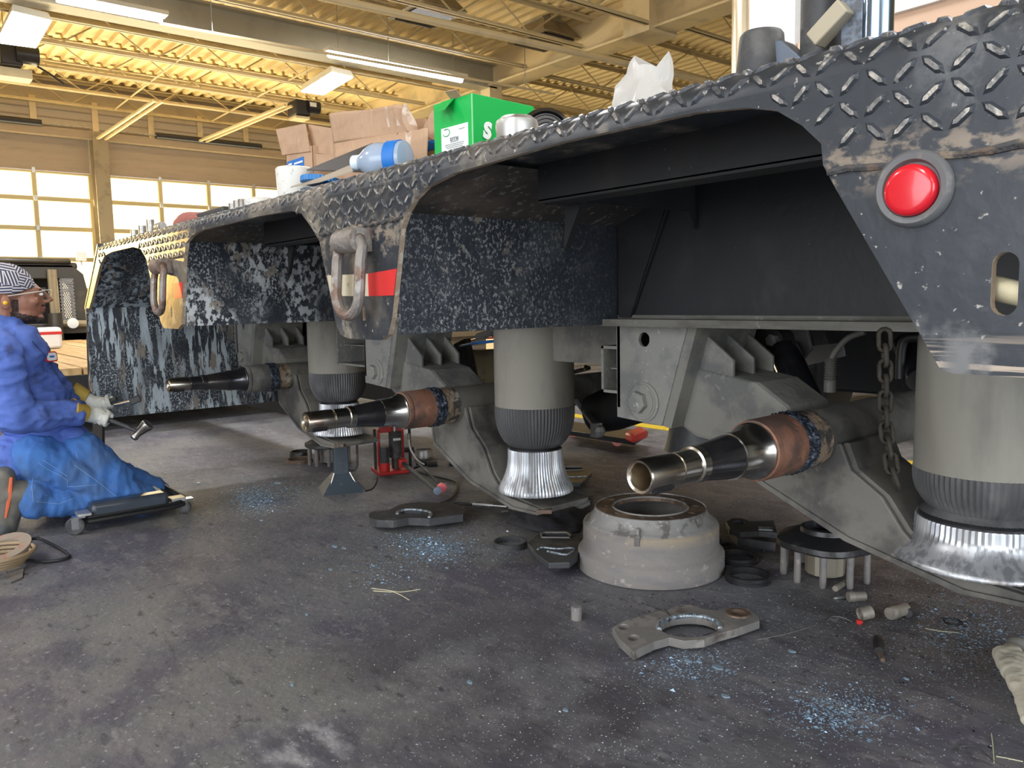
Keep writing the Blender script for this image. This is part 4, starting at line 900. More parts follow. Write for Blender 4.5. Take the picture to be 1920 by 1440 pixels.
def decal(name, base, u, nn, a0, a1, z0, z1, mat, parent, off=.0012, rad=0):
    b = MB(); P4 = [base + u * a0, base + u * a1]
    q = [Vector((P4[0].x, P4[0].y, z0)), Vector((P4[1].x, P4[1].y, z0)), Vector((P4[1].x, P4[1].y, z1)), Vector((P4[0].x, P4[0].y, z1))]
    b.v = [p + nn * off for p in q] + [p + nn * .0001 for p in q]; b.f = [(0, 1, 2, 3), (4, 5, 6, 7), (0, 1, 5, 4), (1, 2, 6, 5), (2, 3, 7, 6), (3, 0, 4, 7)]; b.m = [0] * 6
    return obj(name, b, mat, parent, smooth=None)
H_ = zt - DK
lab = decal('paper_label', B_, uL, nL, wL * .12, wL * .80, DK + H_ * .235, DK + H_ * .615, m_white, gt)
decal('carton_tape', B_, uL, nL, wL * .0, wL * .03, DK, zt, M('light_green', (.25, .62, .3), .4), gt, .0006)
def text(body, size, loc, R, mat, parent, depth=.0006, name='lettering', shear=0, bold=0):
    cu = bpy.data.curves.new('txt', 'FONT'); cu.body = body; cu.size = size; cu.extrude = depth; cu.align_x = 'CENTER'; cu.align_y = 'CENTER'; cu.shear = shear; cu.offset = bold; cu.resolution_u = 3
    o = bpy.data.objects.new('txt', cu); COL.objects.link(o); dg = bpy.context.evaluated_depsgraph_get(); dg.update()
    me = bpy.data.meshes.new_from_object(o.evaluated_get(dg)); bpy.data.objects.remove(o); me.materials.clear(); me.materials.append(mat)
    q = bpy.data.objects.new(name, me); COL.objects.link(q); wo = worldorg(parent)
    q.matrix_world = Matrix.Translation(Vector(loc) - wo) @ R.to_4x4(); q.parent = parent; q['kind'] = 'thing'; return q
def planeR(u, nn):   # text x axis along u, y up, z out of the face
    u = u.normalized(); up = Vector((0, 0, 1)); z_ = nn.normalized()
    return Matrix((u, up, z_)).transposed()
uLt = -uL if (-uL).cross(Vector((0, 0, 1))).dot(nL) > 0 else uL
uRt = uR if uR.cross(Vector((0, 0, 1))).dot(nR) > 0 else -uR
def lpos(fa, fz, off=.002): return Vector((0, 0, DK + H_ * fz)) + B_ + uL * wL * fa + nL * off
text('87738', .012, lpos(.46, .425), planeR(uLt, nL), m_greytext, lab)
r_ = random.Random(8)     # the rest of the label is print too small to read: broken grey rules
for (fa0, fa1, fz) in ((.36, .56, .385), (.22, .70, .355), (.24, .70, .33), (.26, .66, .305), (.38, .56, .28), (.20, .34, .545)):
    x_ = fa0
    while x_ < fa1:
        w_ = r_.uniform(.02, .06); decal('print_rule', B_, uL, nL, wL * x_, wL * min(x_ + w_, fa1), DK + H_ * fz, DK + H_ * fz + .0016, m_greytext, lab, .0020); x_ += w_ + .012
b = MB(); b.tube([lpos(.66, .54) + uL * .012 * math.cos(a) + Vector((0, 0, .008 * math.sin(a))) for a in [k * PI / 10 for k in range(3, 20)]], .0009, 5); obj('oval_mark', b, m_greenprint, lab)
text('S', .046, Vector((0, 0, DK + H_ * .50)) + B_ + uR * wR * .20 + nR * .002, planeR(uRt, nR), m_white, gt, shear=.15, bold=.003)
# its folded top flap
b = MB(); p0 = B_ + uL * wL * .42 + nL * .004 + Vector((0, 0, zt - .002)); p1 = B_ + uL * wL * .75 + nL * .004 + Vector((0, 0, zt - .002))
q = [p0, p1, p1 + nL * .022 + Vector((0, 0, -.022)), p0 + nL * .028 + Vector((0, 0, -.028))]; b.v = q + [p + Vector((0, 0, .002)) for p in q]; b.f = [(0, 1, 2, 3), (4, 5, 6, 7), (0, 1, 5, 4), (1, 2, 6, 5), (2, 3, 7, 6), (3, 0, 4, 7)]; b.m = [0] * 6
obj('flap', b, m_green, gt, smooth=None)
b = MB(); b.bar(B_ + uL * wL * .40 + Vector((0, 0, zt)), B_ + uL * wL * .36 + nL * .02 + Vector((0, 0, zt + .012)), .03, .002); obj('torn_edge', b, m_card, gt)
# metal cap in front of the carton, black hub ring behind it
c = onY(963, 240, 1.03); b = MB(); b.lathe([(0, .038), (.040, .042), (.050, .040), (.058, .030), (.061, .001)], (c.x + .01, c.y, DK), (0, 0, 1), 32); tag(obj('bearing_cover', b, m_steel, at=(c.x, c.y, DK)), 'round metal hub cap lying in front of the green carton', 'hub cap')
b = MB(); b.lathe([(.0, .0405), (.008, .0415), (.012, .0405)], (c.x, c.y, DK), (0, 0, 1), 32, close=False)
c = onY(1022, 232, 1.22); b = MB(); b.lathe([(-.03, .02), (-.03, .05), (-.01, .062), (.01, .062), (.025, .045), (.025, .02)], (c.x, c.y, DK + .062), (.8, -.6, .05), 28, close=True)
for k in range(5): b.lathe([(.02, .016 + .008 * k), (.028, .018 + .008 * k), (.02, .020 + .008 * k)], (c.x, c.y, DK + .062), (.8, -.6, .05), 28, close=True)
tag(obj('hub_ring', b, m_blackgloss), 'black ribbed hub ring leaning at the right end of the green carton', 'ring')

# cardboard boxes with open flaps
def quadpx(y, pts): return [onY(px, py, y) for px, py in pts]
cy = 1.22
x0 = onY(536, 300, cy).x; x1 = onY(582, 300, cy).x; x2 = onY(626, 300, cy + .15).x
zf = onY(545, 287, cy).z
t = carton('cardboard_box', 'small open cardboard box with a blue label, leftmost of the boxes on the deck', 'box', x0, x1 + .02, cy, cy + .30, zf - DK, m_card,
    [quadpx(cy, [(531, 291), (583, 284), (573, 232), (519, 243)])])
q = quadpx(cy + .02, [(585, 286), (626, 291), (626, 241), (578, 233)]); b = MB(); b.v = [Vector(p) for p in q] + [Vector(p) + Vector((-.003, .004, 0)) for p in q]; b.f = [(0, 1, 2, 3), (4, 5, 6, 7), (0, 1, 5, 4), (1, 2, 6, 5), (2, 3, 7, 6), (3, 0, 4, 7)]; b.m = [0] * 6; obj('flap', b, m_card, t, smooth=None)
q = quadpx(cy + .01, [(585, 288), (628, 290), (628, 320), (585, 322)]); b = MB(); b.v = [Vector(p) for p in q] + [Vector(p) + Vector((-.003, .004, 0)) for p in q]; b.f = [(0, 1, 2, 3), (4, 5, 6, 7), (0, 1, 5, 4), (1, 2, 6, 5), (2, 3, 7, 6), (3, 0, 4, 7)]; b.m = [0] * 6; obj('side_wall', b, m_card, t, smooth=None)
P0 = onY(539, 304, cy); P1 = onY(570, 300, cy); P2 = onY(570, 312, cy)
lb = decal('blue_label', Vector((P0.x, cy, 0)), Vector((1, 0, 0)), Vector((0, -1, 0)), 0, P1.x - P0.x, P2.z - .006, P0.z, m_bluelabel, t, .002)
for (fx_, w_, zz) in ((.1, .2, .4), (.1, .2, .65), (.45, .5, .55)):
    decal('print_bar', Vector((P0.x, cy - .002, 0)), Vector((1, 0, 0)), Vector((0, -1, 0)), (P1.x - P0.x) * fx_, (P1.x - P0.x) * (fx_ + w_), P2.z + (P0.z - P2.z) * zz - .003, P2.z + (P0.z - P2.z) * zz + .003, m_white, lb, .0008)
# large crumpled box
cy2 = 1.20; xa = onY(624, 300, cy2).x; xb = onY(782, 270, cy2).x - .03; zf = onY(630, 268, cy2).z
t = carton('cardboard_box', 'large crumpled cardboard box with a torn upright flap, middle of the deck', 'box', xa, xb, cy2, cy2 + .34, onY(780, 245, cy2).z - DK - .01, m_card, [])
b = MB(); nx, nz = 26, 10; bot0 = onY(625, 268, cy2); bot1 = onY(775, 250, cy2); top0 = onY(622, 214, cy2); top1 = onY(772, 196, cy2); r_ = random.Random(5)
for j in range(nz + 1):
    for i in range(nx + 1):
        u = i / nx; v = j / nz; p = (bot0.lerp(bot1, u)).lerp(top0.lerp(top1, u), v); cr_ = max(0, u - .72) / .28
        p = p + Vector((0, -.006 * math.sin(u * 9) * v + cr_ * .018 * math.sin(u * 95 + v * 3) - .01 * v, cr_ * .004 * math.sin(u * 60)))
        b.v.append(p)
for j in range(nz):
    for i in range(nx):
        a = j * (nx + 1) + i; b.f.append((a, a + 1, a + nx + 2, a + nx + 1)); b.m.append(1 if (i / nx > .72 and (i % 3 == 1) and 2 < j) else 0)
fl = obj('flap', b, [m_card, m_cardtorn], t, smooth=30, weld=False); sm = fl.modifiers.new('thick', 'SOLIDIFY'); sm.thickness = .004
# front wall of the big box, crumpled
b = MB(); nx, nz = 26, 5; top0 = onY(625, 269, cy2 - .004); top1 = onY(800, 240, cy2 - .004)
for j in range(nz + 1):
    for i in range(nx + 1):
        u = i / nx; v = j / nz; p = top0.lerp(top1, u); p.z = DK + (p.z - DK) * v; cr_ = max(0, u - .6) / .4
        b.v.append(p + Vector((0, cr_ * .010 * math.sin(u * 80 + v * 2), 0)))
for j in range(nz):
    for i in range(nx): a = j * (nx + 1) + i; b.f.append((a, a + 1, a + nx + 2, a + nx + 1)); b.m.append(1 if (i > 17 and i % 5 == 1) else 0)
fl = obj('crumpled_wall', b, [m_card, m_cardtorn], t, smooth=30, weld=False); sm = fl.modifiers.new('thick', 'SOLIDIFY'); sm.thickness = .004
cy3 = 1.24; t = carton('cardboard_box', 'crushed cardboard box squeezed between the large box and the green carton', 'box', onY(786, 270, cy3).x + .03, onY(826, 270, cy3).x, cy3, cy3 + .2, onY(800, 250, cy3).z - DK, m_card,
    [quadpx(cy3, [(790, 250), (826, 268), (828, 205), (812, 208)]), quadpx(cy3 + .03, [(776, 255), (795, 262), (800, 222), (774, 224)])])
P0 = onY(795, 268, cy3); P1 = onY(822, 272, cy3); lb = decal('blue_label', Vector((P0.x, cy3, 0)), Vector((1, 0, 0)), Vector((0, -1, 0)), 0, P1.x - P0.x, P0.z - .025, P0.z + .002, m_bluelabel, t, .002)
decal('print_bar', Vector((P0.x, cy3 - .002, 0)), Vector((1, 0, 0)), Vector((0, -1, 0)), .004, .022, P0.z - .012, P0.z - .004, m_white, lb, .0008)

# dark folder propped over the clutter
yq = 1.12; b = MB(); q = [onY(575, 318, 1.06), onY(655, 285, 1.10), onY(698, 268, 1.12), onY(745, 295, 1.06), onY(700, 322, 1.02)]
b.v = [Vector(p) for p in q] + [Vector(p) + Vector((0, 0, -.003)) for p in q]; b.f = [(0, 1, 2, 3, 4), (9, 8, 7, 6, 5)] + [(i, (i + 1) % 5, 5 + (i + 1) % 5, 5 + i) for i in range(5)]; b.m = [0] * 7
tag(obj('rubber_sheet', b, M('dark_sheet', (.035, .035, .038), .5), smooth=None), 'dark folded rubber sheet tented behind the water bottle', 'sheet')
# white tub
c = onY(524, 345, 1.02); R0 = .052; b = MB(); zt_ = onY(524, 314, 1.02).z
b.lathe([(0, R0 - .014), (.012, R0 - .004), (.03, R0), (zt_ - DK - .004, R0 + .003), (zt_ - DK, R0 - .002), (zt_ - DK - .003, .001)], (c.x + .02, c.y + .04, DK), (0, 0, 1), 40)
tag(obj('plastic_tub', b, m_whitepaper, at=(c.x, c.y, DK), smooth=40), 'white round plastic tub near the cardboard boxes on the deck edge', 'tub')
# blue ribbed lid and blue-grey plate, folded card
def tiltdisc(name, label, cat, c, r, th, n, mat, tilt, teeth=0, az=0):
    R_ = Matrix.Rotation(az, 3, 'Z') @ Matrix.Rotation(tilt, 3, 'X'); ax = R_ @ Vector((0, 0, 1)); b = MB()
    b.lathe([(0, r - .006), (.002, r), (th, r), (th + .002, r - .006), (th, r - .012), (th - .004, .001)], c, ax, n, rmod=(lambda a, an, rr_, k: rr_ - (.002 if (teeth and k % 2) else 0)))
    return tag(obj(name, b, mat, smooth=30), label, cat)
c = onY(600, 322, 1.02); tiltdisc('ribbed_lid', 'blue ribbed plastic lid between the white tub and the bottle', 'lid', (c.x, c.y, DK + .028), .055, .016, 72, m_bluecap, -.12, 1)
c = onY(590, 338, .985); tiltdisc('round_plate', 'blue-grey flat plate lying under the blue ribbed lid', 'plate', (c.x, c.y + .02, DK + .004), .058, .005, 40, m_bluegrey, .0)
b = MB(); q = [onY(545, 352, .975), onY(600, 335, .98), onY(655, 312, 1.0), onY(662, 322, .97), onY(600, 342, .965)]; b.v = [Vector((p.x, p.y, max(p.z, DK + .002))) for p in q] + [Vector((p.x, p.y, max(p.z, DK + .002) + .003)) for p in q]
b.f = [(0, 1, 2, 3, 4), (9, 8, 7, 6, 5)] + [(i, (i + 1) % 5, 5 + (i + 1) % 5, 5 + i) for i in range(5)]; b.m = [0] * 7
tag(obj('folded_card', b, M('tan_card', (.36, .31, .24), .8), smooth=None), 'tan folded card lying at the deck edge by the plate', 'card')
# water bottle lying down
p0 = onY(662, 294, .99); p0 = Vector((p0.x, p0.y, DK + .048)); dB = Vector((.88, .46, 0)).normalized()
t = thing('water_bottle', 'clear blue-tinted water bottle lying on its side on the deck', 'bottle', (p0.x + .05, p0.y, DK))
b = MB(); b.lathe([(.018, .015), (.024, .020), (.055, .040), (.075, .0435), (.10, .041), (.115, .043), (.135, .043), (.150, .041), (.155, .02)], p0, dB, 32); obj('bottle_body', b, m_bottle, t, smooth=60)
b = MB(); b.lathe([(0, .014), (.002, .019), (.017, .019), (.024, .015)], p0 + Vector((0, 0, 0)), dB, 28); obj('bottle_cap', b, M('milky_cap', (.62, .74, .84), .35), t)
b = MB(); b.lathe([(.108, .0415), (.108, .0445), (.140, .0445), (.140, .0430)], p0, dB, 32); obj('bottle_label', b, m_bluelabel, t)
# clear plastic bags
def bag(name, label, px, ydist, h, w, seed):
    base = onY(*px, ydist); r_ = random.Random(seed); b = MB(); nu, nv = 20, 12
    for j in range(nv + 1):
        for i in range(nu):
            a = 2 * PI * i / nu; v = j / nv; ww = w * (1 - .55 * v) * (1 + .18 * math.sin(3 * a + v * 4 + seed))
            p = Vector((base.x + math.cos(a) * ww + v * w * .35, ydist + .10 + math.sin(a) * ww * .6, DK + h * v * (1 + .12 * math.sin(2 * a))))
            p += Vector((noise.noise(p * 30), noise.noise(p * 30 + Vector((5, 0, 0))), noise.noise(p * 30 + Vector((0, 7, 0))))) * .014
            p.z = max(p.z, DK + .001); b.v.append(p)
    for j in range(nv):
        for i in range(nu): b.f.append((j * nu + i, j * nu + (i + 1) % nu, (j + 1) * nu + (i + 1) % nu, (j + 1) * nu + i)); b.m.append(0)
    b.f.append(tuple(nv * nu + i for i in range(nu))); b.m.append(0)
    tag(obj(name, b, m_film, smooth=25), label, 'bag')
bag('plastic_bag', 'crumpled clear plastic bag standing on the deck right of the green carton', (1122, 190), 1.05, .125, .085, 2)
bag('plastic_bag', 'small scrap of clear plastic just right of the large plastic bag', (1206, 165), 1.05, .045, .022, 5)
# dark cups and blocks at the right of the deck
c = onY(1428, 90, 1.02); t = thing('bearing_cup', 'short dark metal cup at the left of the dark parts on the deck', 'machine part', (c.x, c.y, DK))
b = MB(); zt_ = onY(1428, 62, 1.02).z; b.lathe([(0, .034), (.004, .036), (zt_ - DK - .004, .030), (zt_ - DK, .027), (zt_ - DK - .002, .001)], (c.x, c.y, DK), (0, 0, 1), 36); obj('cup_body', b, m_darkiron, t, smooth=40)
b = MB(); b.prism([[(0, 0), (.065, 0), (.065, .014), (.03, .05), (0, .058)]], lambda a, z_, d: Vector((c.x + .01 + a, c.y - .012 + d, DK + z_)), .03); obj('side_ear', b, M('scuffed_blue_iron', (.14, .17, .22), .4, .4), t, bevel=.002)
c = onY(1545, 45, 1.04); t = thing('bushing_bracket', 'tall dark bracket with a blue-sheened sleeve at the right of the deck', 'machine part', (c.x, c.y, DK))
b = MB(); b.lathe([(0, .030), (.10, .030), (.10, .001)], (c.x, c.y, DK), (0, 0, 1), 36); obj('dark_sleeve', b, m_darkiron, t, smooth=40)
p = onY(1620, 30, 1.0); b = MB(); b.lathe([(0.0, .018), (.12, .018), (.12, .001)], (p.x + .018, p.y, DK + .010), (0, 0, 1), 32); obj('bright_sleeve', b, M('blued_chrome', (.30, .42, .62), .18, 1.0), t, smooth=40)
b = MB(); b.box((p.x - .012, p.y + .01, DK + .06), (.03, .035, .12)); obj('upright_plate', b, M('scuffed_iron', (.2, .24, .3), .4, .5, [(30, .5, .6, (.12, .13, .15))]), t, bevel=.002)
b = MB(); q0 = onY(1528, 78, .985); q1 = onY(1588, 12, .985); b.bar(q0, q1, .022, .024, up=(0, 1, 0)); obj('tan_strut', b, M('tan_iron', (.42, .37, .27), .6), t, bevel=.002)
b = MB(); b.span((p.x - .07, p.y - .02, DK), (p.x + .05, p.y + .05, DK + .012)); obj('foot_plate', b, m_darkiron, t)
# small parts lined up at the far end of the deck
for k, (px_, py_, hh, lb_) in enumerate(((247, 432, .035, 'low grey nut at the far left tip of the deck'), (262, 425, .045, 'grey nut second from the far tip of the deck'), (277, 420, .06, 'tallest grey nut near the far tip of the deck'),
        (432, 383, .03, 'leftmost pale nut of the row before the white tub'), (441, 380, .035, 'second pale nut of the row before the white tub'), (450, 378, .035, 'third pale nut of the row before the white tub'), (458, 376, .03, 'last pale nut of the row, nearest the white tub'))):
    p = onY(px_, py_, .97); b = MB(); b.lathe([(0, .016), (hh, .016), (hh, .006)], (p.x, .98, DK), (0, 0, 1), 6 if k > 2 else 12)
    tag(obj('wheel_nut', b, m_steel), lb_, 'nut', 'wheel nuts left of the tub' if k > 2 else 'nuts at the far end of the deck')
p = onY(345, 405, .98); b = MB(); b.ball((p.x, 1.0, DK + .018), (.16, .04, .03), 16); b.ball((p.x + .12, 1.0, DK + .012), (.10, .04, .02), 12)
for i, v in enumerate(b.v): b.v[i] = v + Vector((0, 0, .012 * noise.noise(v * 30)))
tag(obj('red_rag', b, M('faded_red_cloth', (.36, .13, .11), .9)), 'faded red rag lying on the far part of the deck', 'rag')
p = onY(300, 418, .98); b = MB()
for k in range(7): b.lathe([(k * .012, .014 + .004 * (k % 2)), (k * .012 + .010, .014 + .004 * (k % 2))], (p.x - .04, .98, DK + .02), (1, 0, 0), 12)
tag(obj('spring_stud', b, m_steel), 'small ridged metal stud between the nuts and the red rag', 'bolt')
p = onY(400, 396, .99); b = MB(); b.box((p.x, 1.02, DK + .015), (.28, .10, .03)); tag(obj('metal_tray', b, m_darkiron, bevel=.006), 'flat dark tray on the deck right of the red rag', 'tray')
p = onY(476, 368, .98); b = MB(); b.lathe([(0, .045), (.022, .045), (.03, .035), (.03, .001)], (p.x, 1.0, DK), (0, 0, 1), 24); tag(obj('bearing_cover', b, m_whitepaper), 'pale round cap lying just left of the white tub', 'cap')

# ================================================================== HANGING CHAIN
t = thing('hanging_chain', 'rusty chain hanging in front of the nearest axle tube', 'chain', onY(1690, 930, 1.50))
pts = [onY(1660, 622, 1.52)]; path = [onY(1658, 618, 1.52), onY(1660, 700, 1.52), onY(1660, 790, 1.51), onY(1668, 850, 1.50), onY(1672, 880, 1.49), onY(1690, 935, 1.49)]
sp = smoothpts(path, 10); L_ = [0]
for i in range(1, len(sp)): L_.append(L_[-1] + (sp[i] - sp[i - 1]).length)
def at_len(s):
    for i in range(1, len(sp)):
        if L_[i] >= s: return sp[i - 1].lerp(sp[i], (s - L_[i - 1]) / max(L_[i] - L_[i - 1], 1e-9))
    return sp[-1]
s = 0; k = 0; ll = .040
while s + ll < L_[-1]:
    a = at_len(s); c = at_len(s + ll); m_ = (a + c) / 2; d = (c - a).normalized(); side = (Vector((.62, -.78, 0)) if k % 2 else Vector((.78, .62, 0))); side = (side - d * side.dot(d)).normalized()
    h_ = ll * .42; w_ = .0105; pp = []
    for q in range(6): an = PI * q / 5; pp.append(m_ + d * (h_ * .62 + w_ * math.sin(an)) + side * w_ * math.cos(an))
    for q in range(6): an = PI + PI * q / 5; pp.append(m_ - d * (h_ * .62 - w_ * math.sin(an)) + side * w_ * math.cos(an))
    b = MB(); b.tube(pp, .0046, 7, closed=True); obj('link', b, m_chain, t, smooth=60)
    s += ll * .74; k += 1

# ================================================================== ON THE FLOOR
# brake drum
dc = (onZ(1082, 1060) + onZ(1358, 1060)) / 2; dr = (onZ(1358, 1060) - onZ(1082, 1060)).length / 2 * .985
t = thing('brake_drum', 'big rusty brake drum resting open side down on the floor', 'brake drum', dc)
k_ = dr / .245
b = MB(); b.lathe([(0, .215 * k_), (0, .240 * k_), (.004, .245 * k_), (.058, .245 * k_), (.064, .242 * k_), (.070, .232 * k_), (.076, .2275 * k_), (.150, .2265 * k_), (.158, .222 * k_), (.163, .213 * k_), (.170, .203 * k_), (.185, .192 * k_), (.200, .185 * k_),
    (.200, .170 * k_), (.150, .200 * k_), (.0, .215 * k_)], dc, (0, 0, 1), 96, ms=[0] * 7 + [0, 1, 1, 1, 1, 1, 0, 0, 0, 0]); obj('drum_shell', b, [m_castiron, m_castgrey], t, smooth=40)
b = MB(); loops = [circ(dc.x, dc.y, .184 * k_, 64), circ(dc.x, dc.y, .118 * k_, 48)] + [circ(dc.x + .152 * k_ * math.cos(a), dc.y + .152 * k_ * math.sin(a), .011, 12) for a in [2 * PI * q / 10 + .2 for q in range(10)]]
b.prism(loops, FZ(.203), -.012); obj('mounting_face', b, m_castrust, t, smooth=None)
b = MB(); b.lathe([(.196, .119 * k_), (.206, .121 * k_), (.207, .127 * k_), (.200, .129 * k_)], dc, (0, 0, 1), 48, close=True); b.lathe([(.198, .180 * k_), (.206, .183 * k_), (.205, .187 * k_), (.196, .188 * k_)], dc, (0, 0, 1), 64, close=True); obj('face_rim', b, m_castgrey, t)
# casting mark
u = (Vector((0, 0, 0)) - dc); u.z = 0; u.normalize(); sd = Vector((-u.y, u.x, 0)); a0 = -.18
dirn = (u * math.cos(a0) + sd * math.sin(a0)); c = dc + dirn * .222 * k_
b = MB(); ex = Vector((-dirn.y, dirn.x, 0)); Rr = Matrix((ex, dirn, Vector((0, 0, 1)))).transposed(); b.box(c + Vector((0, 0, .150)), (.018, .016, .032), Rr); b.box(c + Vector((0, 0, .172)) - dirn * .010, (.010, .016, .030), Rr); obj('cast_boss', b, m_castgrey, t, bevel=.002)
a0 = -1.28; dirn = (u * math.cos(a0) + sd * math.sin(a0)); b = MB(); b.box(dc + dirn * .2452 * k_ + Vector((0, 0, .030)), (.003, .003, .056)); obj('seam', b, m_black, t)

def Z3(u, v, z=0.0): return onZ(880 + u / 3.2, 880 + v / 3.2, z)
def Z8(u, v, z=0.0): return onZ(680 + u / 3.84, 860 + v / 3.84, z)
def poly(pts, f, z): return [(f(u, v, z).x, f(u, v, z).y) for u, v in pts]
def ell(cu, cv, ru, rv, n=20): return [(cu + ru * math.cos(2 * PI * k / n), cv + rv * math.sin(2 * PI * k / n)) for k in range(n)]
# nearest brake spider
zt_ = .032; t = thing('brake_spider', 'grey torch-cut brake spider plate lying in front of the drum', 'machine part', onZ(1290, 1180))
out = [(857, 948), (925, 910), (1010, 885), (1160, 842), (1185, 845), (1200, 838), (1250, 815), (1330, 810), (1400, 835), (1480, 845), (1590, 825), (1680, 838), (1738, 885), (1742, 908), (1600, 958), (1500, 985), (1410, 1020), (1290, 1030), (1200, 1010), (1110, 1035), (985, 1095), (900, 1020)]
b = MB(); b.prism([poly(out, Z3, zt_), poly(ell(1320, 945, 178, 62, 28), Z3, zt_), poly(ell(927, 945, 34, 17), Z3, zt_), poly(ell(985, 1010, 34, 18), Z3, zt_), poly(ell(1612, 866, 52, 26), Z3, zt_)], FZ(zt_), -.022); obj('spider_plate', b, m_greyiron, t, smooth=None, bevel=.0015)
b = MB(); c = sum((Z3(*p, zt_) for p in ell(1320, 945, 178, 62, 28)), Vector()) / 28
b.tube([Z3(1320 + 186 * math.cos(a), 945 + 66 * math.sin(a), zt_) for a in [PI * .92 + k * PI * 1.12 / 24 for k in range(25)]], .0065, 8); obj('cut_edge', b, m_cut, t)
b = MB(); p = Z3(1612, 866, zt_); b.lathe([(-.004, .034), (.004, .033), (.004, .021), (-.018, .020)], p, (0, 0, 1), 24, close=True); obj('cam_boss', b, m_castrust, t)
b = MB(); b.tube([Z3(1175, 842, zt_ + .002), Z3(1205, 880, zt_ + .002), Z3(1198, 915, zt_ + .002)], .0022, 6); obj('crack', b, m_black, t)
b = MB(); b.prism([poly([(870, 1010), (985, 1105), (1110, 1045), (1200, 1020), (1150, 1000), (985, 1065), (905, 1000)], Z3, .005)], FZ(.0), .010); obj('lower_web', b, m_darkiron, t, smooth=None)
b = MB(); b.prism([poly([(1400, 1015), (1600, 955), (1740, 905), (1735, 925), (1600, 985), (1420, 1040)], Z3, .0)], FZ(.0), .010); obj('lower_web', b, m_darkiron, t, smooth=None)
# middle spider
zt_ = .05; t = thing('brake_spider', 'dark brake spider with a bright cut crescent, lying left of the air spring', 'machine part', onZ(775, 970))
out = [(42, 398), (80, 372), (190, 372), (270, 325), (420, 308), (560, 320), (600, 305), (700, 335), (738, 370), (722, 400), (600, 415), (480, 432), (330, 425), (220, 445), (100, 440), (50, 425)]
b = MB(); b.prism([poly(out, Z8, zt_), poly([(255, 392), (300, 375), (420, 378), (478, 400), (450, 412), (330, 405)], Z8, zt_)], FZ(zt_), -.030); obj('spider_plate', b, m_darkiron, t, smooth=None, bevel=.004)
b = MB(); b.tube(smoothpts([Z8(248, 400, zt_), Z8(258, 382, zt_), Z8(320, 368, zt_), Z8(420, 372, zt_), Z8(490, 392, zt_), Z8(478, 425, zt_)], 5), .0065, 8); obj('cut_edge', b, m_cut, t)
for q in ((130, 465), (620, 450)):
    p = Z8(*q, 0); b = MB(); b.lathe([(0, .036), (.022, .036), (.026, .030)], (p.x - .03, p.y + .03, 0), (0, 0, 1), 20); obj('foot_boss', b, m_darkiron, t)
# spider beside the upturned hub
zt_ = .07; F4 = lambda u, v, z=0: onZ(1340 + u / 2.88, 940 + v / 2.88, z)
t = thing('brake_spider', 'dark spider arm poking out behind the studded hub', 'machine part', onZ(1400, 1000))
b = MB(); b.prism([poly([(60, 110), (95, 88), (160, 92), (190, 108), (320, 100), (340, 170), (240, 160), (140, 165), (80, 145)], F4, zt_), poly(ell(130, 112, 30, 11), F4, zt_)], FZ(zt_), -.022); obj('spider_plate', b, m_darkiron, t, smooth=None, bevel=.003)
b = MB(); b.prism([poly([(70, 140), (240, 185), (330, 200), (330, 225), (120, 195)], F4, .03)], FZ(.03), -.03); obj('lower_plate', b, m_darkiron, t, smooth=None)
b = MB(); b.box(F4(275, 150, zt_), (.05, .035, .008), rotz(.6)); obj('bright_patch', b, m_cut, t)
# dish shaped castings
def casting(label, f, out, slotp, weld, boss, zt_, mat=m_darkiron):
    c = f(*boss, 0); t = thing('cast_bracket', label, 'machine part', c)
    b = MB(); b.prism([poly(out, f, zt_), poly(slotp, f, zt_)], FZ(zt_), -.022); obj('cast_body', b, mat, t, smooth=None, bevel=.004)
    cc = sum((f(*p, zt_) for p in out), Vector()) / len(out)
    b = MB(); lo = [Vector((*p, zt_ - .02)) for p in poly(out, f, zt_)]; hi = [cc + (p - cc) * .55 for p in lo]; n = len(lo)
    b.v = lo + [Vector((p.x, p.y, .012)) for p in hi]; b.f = [(i, (i + 1) % n, n + (i + 1) % n, n + i) for i in range(n)] + [tuple(range(n, 2 * n))]; b.m = [0] * (n + 1); obj('bowl', b, mat, t, smooth=50)
    b = MB(); b.lathe([(0, .026), (.016, .026), (.02, .022), (.02, .001)], Vector((c.x, c.y, 0)) + Vector((0, 0, 0)), (0, 0, 1), 20); obj('boss', b, mat, t)
    b = MB(); b.tube(smoothpts([f(*p, zt_ + .001) for p in weld], 5), .004, 7); obj('weld_bead', b, m_cut, t)
    b = MB(); b.tube([f(*p, zt_ + .001) for p in slotp], .004, 6, closed=True); obj('slot_rim', b, m_greyiron, t)
casting('oval cast bracket with a slot and a bright weld, leaning left of the drum', Z8, [(1185, 605), (1225, 570), (1285, 515), (1490, 515), (1555, 575), (1580, 620), (1545, 700), (1490, 745), (1340, 750), (1255, 690)], [(1285, 540), (1310, 532), (1470, 532), (1500, 555), (1490, 570), (1290, 568)], [(1260, 655), (1290, 640), (1400, 650), (1520, 645), (1470, 690), (1330, 668)], (1410, 775), .055)
casting('dark cast bracket with a slot lying behind the middle air spring', Z8, [(1375, 95), (1430, 50), (1600, 52), (1650, 100), (1600, 150), (1570, 175), (1440, 170), (1400, 130)], [(1440, 70), (1460, 60), (1580, 60), (1590, 80), (1450, 85)], [(1440, 125), (1500, 132), (1610, 128)], (1490, 195), .05, m_black)
